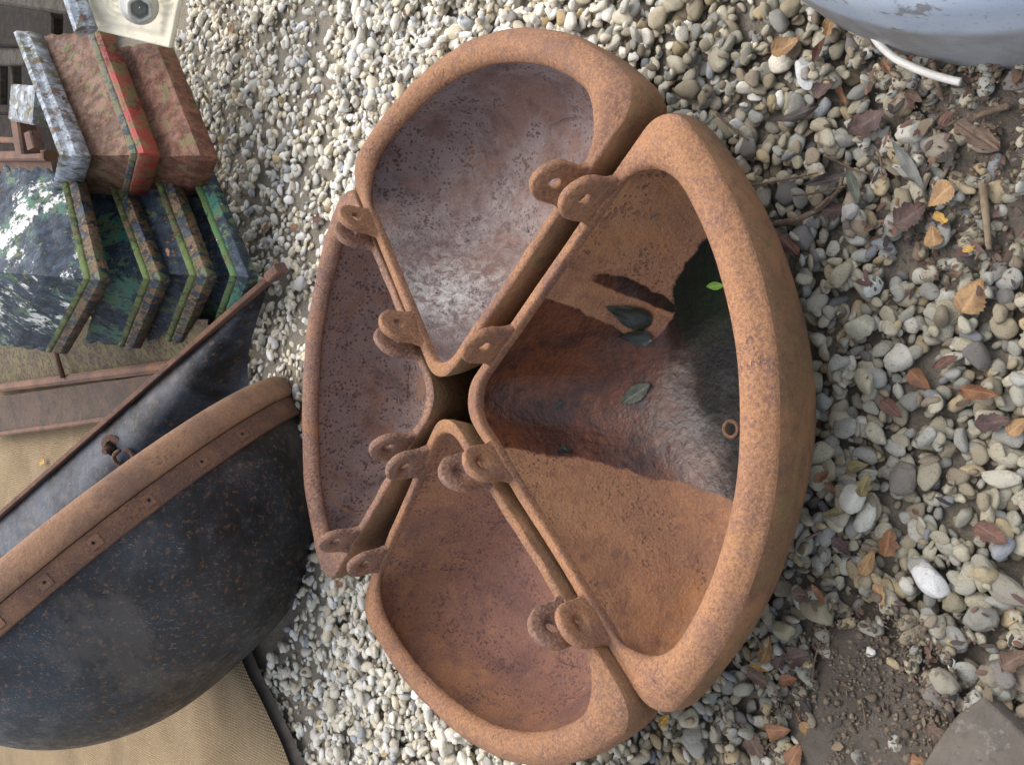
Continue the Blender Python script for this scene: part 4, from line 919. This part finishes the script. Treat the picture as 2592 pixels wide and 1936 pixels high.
LV = [
 (1991, 119, 76, .8, 20, 'tan', 'brown tan birch leaf left of the red curled leaf below the tub', 'birch'),
 (2076, 131, 72, .32, 65, 'red', 'narrow red brown curled leaf just left of the white cable', 'long'),
 (2099, 68, 52, .6, 80, 'tan', 'small yellow tan leaf touching the tip of a bluish stone under the tub', 'bit'),
 (2197, 309, 98, .72, 25, 'purple', 'large dark purple brown leaf in the middle of the upper litter', 'maple'),
 (2379, 496, 82, .85, 215, 'tan', 'brown orange birch leaf with stalk to the right below the grey bark flake', 'birch'),
 (2362, 597, 62, .8, 100, 'tan', 'pale tan oval leaf below the yellow leaf', 'birch'),
 (2381, 552, 46, .5, -45, 'yellow', 'bright yellow leaf scrap between two tan birch leaves', 'bit'),
 (2455, 631, 36, .5, 10, 'yellow', 'small yellow scrap next to a round pale pebble at the right', 'bit'),
 (2243, 169, 34, .45, -60, 'orange', 'small orange brown leaf piece below the bend of the cable', 'bit'),
 (2129, 237, 62, .28, -68, 'orange', 'strip of orange brown bark right of the jagged white flint', 'bit'),
 (2315, 246, 54, .5, -40, 'brown', 'brown leaf lying against a grey stone below the end of the cable', 'birch'),
 (2391, 305, 52, .5, 60, 'red', 'reddish leaf above the flat brown block-shaped stone', 'long'),
 (2085, 225, 60, .75, 40, 'purple', 'crumpled purple brown leaf left of the bark strip', 'maple'),
 (2019, 290, 112, .26, 14, 'dark', 'long dark grey brown leaf lying across pebbles at the upper left of the litter', 'long'),
 (2095, 456, 120, .24, 8, 'dark', 'long dark curled leaf above the forked twig', 'long'),
 (2160, 470, 100, .28, -80, 'grey', 'curled grey green leaf crossing the end of the dark curled leaf', 'long'),
 (2307, 545, 90, .8, 30, 'purple', 'broad dull brown leaf left of the tan birch leaf with yellow scrap', 'maple'),
 (2112, 532, 60, .8, 0, 'purple', 'dark crinkled leaf resting beside the forked twig', 'maple'),
 (2002, 623, 76, .55, -50, 'red', 'dark red brown curled leaf touching the rim of the wet manger', 'maple'),
 (2463, 747, 100, .82, 60, 'tan', 'largest pale tan birch leaf, lying on the gravel at the right', 'birch'),
 (2330, 963, 74, .62, -45, 'orange', 'orange pointed leaf right of centre on the clean gravel', 'birch'),
 (2393, 916, 66, .4, 30, 'red', 'thin rusty red leaf just above the orange pointed leaf', 'long'),
 (2486, 992, 100, .42, -10, 'orange', 'long triangular orange leaf near two bluish pebbles', 'birch'),
 (2258, 1035, 68, .6, -40, 'red', 'dark red translucent leaf in the middle of the right gravel', 'birch'),
 (2171, 1179, 56, .6, 10, 'olive', 'dull olive brown leaf right of the rim level with the orange scraps', 'birch'),
 (2082, 1205, 48, .55, 35, 'orange', 'upper of two orange leaf scraps close to the rim', 'maple'),
 (2108, 1238, 52, .4, -40, 'orange', 'lower of two orange leaf scraps close to the rim', 'long'),
 (2188, 1228, 62, .7, 75, 'olive', 'yellow olive leaf overlapping the rounded whitish stone', 'maple'),
 (2514, 1069, 84, .6, 10, 'purple', 'wine red leaf near the right edge left of a tan leaf', 'maple'),
 (2578, 1077, 66, .7, 45, 'tan', 'tan leaf cut by the right edge of the photo', 'birch'),
 (2249, 1373, 72, .85, 85, 'orange', 'broad golden brown leaf above the dark grey oval stones', 'maple'),
 (2509, 1350, 88, .6, -25, 'red', 'reddish brown leaf above the long grey stone at the right edge', 'maple'),
 (2198, 1423, 74, .55, 70, 'tan', 'golden tan leaf standing on its stalk between the oval pebbles', 'birch'),
 (2131, 1381, 60, .55, -40, 'purple', 'dull mauve leaf scrap left of the broad golden brown leaf', 'maple'),
 (2227, 1504, 62, .45, -70, 'tan', 'ragged tan leaf at the upper edge of the bare soil', 'maple'),
 (2076, 1502, 58, .4, -50, 'orange', 'thin orange leaf beside the lumpy brown stone', 'long'),
 (2027, 1504, 46, .9, 0, 'brown', 'square brown leaf among pebbles near the lower right of the rim', 'bit'),
 (1942, 1643, 74, .6, 80, 'tan', 'golden birch leaf with a stalk across it near the bottom of the rim', 'birch'),
 (2019, 1662, 66, .85, 20, 'purple', 'wine coloured leaf left of the bare soil', 'maple'),
 (1973, 1676, 48, .7, 60, 'purple', 'smaller wine coloured leaf next to the golden birch leaf', 'maple'),
 (1920, 1716, 66, .8, -30, 'brown', 'pinkish brown leaf under the yellow strip', 'maple'),
 (1925, 1688, 54, .2, -12, 'yellow', 'narrow bright yellow leaf edge above the pinkish brown leaf', 'long'),
 (1997, 1719, 50, .65, 20, 'orange', 'ragged orange oak-like leaf left of the bare soil', 'maple'),
 (1969, 1847, 78, .6, 15, 'orange', 'folded bright orange brown leaf at the bottom of the photo', 'birch'),
 (2056, 1856, 80, .45, -50, 'tan', 'curled tan leaf right of the folded orange one', 'birch'),
 (1912, 1893, 72, .7, -60, 'brown', 'light brown leaf at the bottom left of the folded orange leaf', 'maple'),
 (2012, 1910, 70, .75, 70, 'orange', 'orange brown leaf cut by the bottom edge', 'birch'),
 (2374, 1858, 66, .65, -35, 'brown', 'reddish brown leaf on bare soil next to the slab', 'maple'),
 (2327, 1928, 60, .6, 0, 'orange', 'orange leaf at the bottom edge beside the slab', 'maple'),
 (2567, 1668, 76, .7, 40, 'brown', 'brown lobed leaf at the right edge above the slab', 'maple'),
 (2349, 1650, 34, .5, -70, 'brown', 'faint small brown leaf pressed into the bare soil', 'bit'),
 (1682, 1822, 44, .6, 50, 'yellow', 'yellowish crumpled leaf under the end of the bottom manger', 'maple'),
 (2440, 1020, 40, .4, 20, 'brown', 'small dull leaf under the long triangular orange leaf', 'bit'),
]
for (px, py, L, W, an, kd, lab, sh) in LV: place_leaf(px, py, L, W, an, kd, lab, sh, stem=(sh == 'birch'), cat='leaf')
for (px, py, L, W, an, kd, lab, sh) in [
 (586, 76, 34, .6, 0, 'orange', 'orange leaf scrap on pale gravel near the cream hopper', 'bit'),
 (668, 267, 32, .5, 75, 'orange', 'bright orange scrap on pale gravel left of the top manger', 'bit'),
 (530, 258, 40, .3, -50, 'olive', 'thin yellow green leaf on pale gravel beside the red stack', 'long'),
 (674, 577, 42, .7, 70, 'orange', 'tan orange leaf left of the meeting rims of two mangers', 'birch'),
 (803, 556, 30, .8, 0, 'red', 'red brown leaf scrap touching the rim of the far manger', 'bit'),
 (745, 575, 24, .9, 0, 'orange', 'tiny orange scrap near the rim of the far manger', 'bit'),
 (858, 1478, 22, .8, 0, 'orange', 'tiny orange scrap on the gravel between bowl and bottom manger', 'bit'),
 (790, 245, 24, .6, 0, 'red', 'tiny dark red leaf left of the top manger', 'bit'),
 ]: place_leaf(px, py, L, W, an, kd, lab, sh, stem=False)
place_leaf(108, 1168, 26, .7, 20, 'yellow', 'small orange yellow leaf on the sacking beside the straight bar', 'bit', z=.07, stem=False)
place_leaf(8, 1838, 30, .8, 0, 'orange', 'orange scrap on the sacking at the left edge', 'bit', z=.065, stem=False)
place_leaf(425, 640, 26, .7, -60, 'orange', 'small tan leaf caught between two peeling mouldings', 'bit', z=.235, stem=False)
place_leaf(232, 415, 44, .4, -25, 'orange', 'curled orange leaf on the faded orange moulding', 'long', z=.33, stem=False)
place_leaf(1850//1, 1255, 20, .5, 30, 'tan', 'x', 'bit', z=.1) if False else None

# drain hole and leaves on the floor of the wet manger
def manger_point(root, px, py):
    bpy.context.view_layer.update()
    b = [c for c in root.children if c.name.startswith('basin')][0]
    mw = b.matrix_world; inv = mw.inverted(); o_ = inv@Vector((0, 0, HC)); v = D*FPX+RX*(px-1296)-UX*(py-968)
    d_ = (inv.to_3x3()@Vector(v)).normalized()
    ok, loc, nr, _ = b.ray_cast(o_, d_)
    if not ok: return None, None
    nw = (mw.to_3x3()@nr).normalized()
    if nw.dot(Vector(v)) > 0: nw = -nw
    return mw@loc, nw
def leaf_on(root, px, py, Lpx, W, ang, kind, lab, shape, curl=.12, stem=False, cat='leaf', name='leaf', group='leaves and bits lying in the wet manger'):
    p, n_ = manger_point(root, px, py)
    if p is None: print('miss', lab); return
    dep = (np.array(p)-np.array([0, 0, HC]))@D; L = Lpx*dep/FPX
    o = link(name, leaf_mesh(L, L*W, LM[kind], int(px+py), curl, .03, shape, stem), loc=p+n_*.003)
    o.rotation_euler = (Matrix(n_.to_track_quat('Z', 'X').to_matrix())@Matrix.Rotation(R(ang), 3, 'Z')).to_euler(); tag(o, lab, cat, group)
hp_, hn_ = manger_point(mR, 1850, 1086)
hv, hf = ringVF((0, 0, 0), .0085, .0145, .004)
hv2 = np.concatenate([np.c_[.0087*np.cos(a_), .0087*np.sin(a_), np.full(20, .0008)]])
bpy.context.view_layer.update(); iw = mR.matrix_world.inverted()
for nm, vv, ff, mt in (('drain_hole', hv, hf, MAT['bar']), ('drain_opening', hv2, [tuple(range(20))], MAT['dark'])):
    o = link(nm, mesh(nm, vv, ff, [mt]), mR); ln = (iw.to_3x3()@hn_).normalized(); o.location = iw@hp_+ln*.001
    o.rotation_euler = ln.to_track_quat('Z', 'X').to_euler()
leaf_on(mR, 1610, 995, 95, .42, 60, 'grey', 'smooth blue green wet leaf lying on the wet rust of the right manger', 'long')
leaf_on(mR, 1590, 795, 130, .55, 10, 'wet', 'big dark green wet leaf on the floor of the right manger', 'birch')
leaf_on(mR, 1605, 850, 90, .5, 30, 'wet', 'black shiny wet leaf below the big dark green leaf', 'birch', .3)
leaf_on(mR, 1812, 722, 46, .5, 60, 'green', 'fresh bright green leaf poking out from under the front rim', 'long', .1, True)
leaf_on(mR, 1654, 548, 24, .3, 60, 'bark', 'tiny pale seed on the black algae of the right manger', 'long')
leaf_on(mR, 1415, 1024, 26, .5, 40, 'wet', 'small black crumb below the lower wet leaf near the corner', 'bit')
leaf_on(mR, 1430, 1140, 34, .5, -40, 'wet', 'black wet scrap near the lower dark stain of the right manger', 'bit')
leaf_on(mT, 1333, 583, 24, .35, 60, 'bark', 'tiny pale bud lying in the top manger', 'long', group='bits lying in the dusty manger')
leaf_on(mT, 1180, 610, 12, .7, 0, 'bark', 'tiny light crumb in the middle of the top manger', 'bit', group='bits lying in the dusty manger')
leaf_on(mL, 801, 1105, 26, .35, -60, 'tan', 'small tan leaf at the rim of the far manger', 'long', group='bits lying in the far manger')

# twigs
def twig(pts, r_, lab, name='twig', mat='twig', branches=(), cat='twig'):
    def P3(q, i, n): P = at(q[0]/K, q[1]/K, .03); z = hq(P[0], P[1], .01)+.003; return at(q[0]/K, q[1]/K, z)
    raw = [P3(q, i, len(pts)) for i, q in enumerate(pts)]; sp = spline(raw, 6)
    parts = [tubeVF(sp, [r_*(1-.45*i/len(sp)) for i in range(len(sp))], 7, .15)]
    for b in branches: parts.append(tubeVF(spline([P3(q, 0, 1) for q in b], 5), r_*.55, 6, .15))
    v, f = tubes_join(parts)
    tag(link(name, mesh(name, v, f, [MAT[mat]])), lab, cat, 'twigs and sticks in the litter')
twig([(1962, 570), (2030, 552), (2085, 520), (2125, 480)], .0048, 'thick forked dead twig right of the rim of the wet manger', branches=[[(2080, 525), (2095, 560), (2088, 575)], [(2125, 480), (2132, 450)], [(2060, 535), (2100, 500)]])
twig([(1905, 470), (1985, 455), (2070, 438)], .0018, 'thin straight stem running from the rim above the forked twig')
twig([(2008, 494), (2060, 490), (2140, 472)], .0016, 'fine reddish stem just above the forked twig')
twig([(2362, 162), (2372, 205), (2386, 255)], .0042, 'dark upright stick beside the end of the cable', mat='twig')
twig([(2488, 465), (2495, 540), (2503, 632)], .0055, 'straight pale wooden stick standing out at the right', mat='wood')
twig([(1815, 288), (1850, 320), (1895, 355)], .0022, 'short thin twig above the corner of the wet manger')
twig([(2180, 1765), (2188, 1805), (2192, 1845)], .0014, 'thin upright stem lying on the bare soil')
twig([(2040, 1365), (2066, 1350), (2082, 1345)], .0025, 'short brown stalk near the rim among the pebbles')
twig([(2078, 1620), (2062, 1670), (2056, 1730)], .0014, 'thin grey stalk along the left edge of the bare soil')
twig([(1905, 1600), (1930, 1640), (1945, 1672)], .0018, 'pale stalk lying over the golden birch leaf')
twig([(2555, 268), (2500, 285), (2470, 296)], .0045, 'reddish brown stick below the tub at the right', mat='twig')
twig([(2085, 392), (2150, 425), (2200, 440)], .0022, 'thin brown stick in the upper litter')
twig([(2215, 372), (2228, 400), (2232, 440)], .0016, 'thin bent stem beside the grey bark flake')
twig([(2470, 1010), (2560, 995), (2600, 990)], .001, 'very fine stem crossing the right edge') if False else None
place_leaf(2300, 422, 150, .22, -62, 'bark', 'long grey bark flake pointing down to the right in the litter', 'long', name='bark_flake', cat='bark', stem=False, curl=.08)
place_leaf(2475, 345, 150, .34, -40, 'brown', 'large dark brown bark piece among the upper right litter', 'bit', name='bark_flake', cat='bark', stem=False, curl=.06)
place_leaf(2112, 1297, 70, .3, 15, 'olive', 'splintered wood chip near the rim above the long whitish stone', 'bit', name='wood_chip', cat='wood chip', stem=False, curl=.05)
# countless small litter
acc_v, acc_f, acc_c, nn = [], [], [], 0
lc = [(.10, .06, .04), (.12, .07, .05), (.07, .05, .04), (.15, .08, .05), (.10, .055, .05), (.16, .12, .08), (.055, .045, .04), (.05, .04, .035)]
for _ in range(1100):
    r_ = random.random()
    if r_ < .50: u, v = random.uniform(1860, 2225), random.uniform(90, 640)
    elif r_ < .68: u, v = random.uniform(1660, 2225), random.uniform(1280, 1655)
    elif r_ < .75: u, v = random.uniform(1300, 1760), random.uniform(1500, 1655)
    elif r_ < .85: u, v = random.uniform(1420, 2220), random.uniform(20, 1600)
    else: u, v = random.uniform(380, 900), random.uniform(20, 800)
    P = at(u, v, .03)
    if np.hypot(P[0]-CEN[0], P[1]-CEN[1]) < .59 or inpoly(np.array([u]), np.array([v]), BLOCKL)[0]: continue
    z = hq(P[0], P[1], .004); L = random.lognormvariate(math.log(.0078), .5); W = L*random.uniform(.15, .6); az = random.uniform(0, 6.28)
    q = np.array([(-1, -.4, 0), (-.3, -1, .12), (.6, -.8, .1), (1, .1, 0), (.4, .9, .1), (-.5, .8, .16), (0, 0, .3)])*np.array([L*.5, W*.5, W*.5])
    q = q@rotm(az, random.uniform(-.6, .6), random.uniform(-.4, .4)).T+np.array([P[0], P[1], z+.001])
    acc_v.append(q); acc_f += [(nn+k, nn+(k+1) % 6, nn+6) for k in range(6)]; nn += 7
    acc_c.append(np.repeat(np.array([random.choice(lc)])*random.uniform(.7, 1.3), 7, 0))
m_ = M('litter crumbs'); lm_ = m_.out(m_.attr('col', 'Color'), .85)
tag(link('leaf_litter', mesh('leaf_litter', np.concatenate(acc_v), np.array(acc_f), [lm_], attrs={'col': np.concatenate(acc_c)}, smooth=False)), 'crumbled leaves and bark scattered in the gravel', 'leaf litter', kind='stuff')
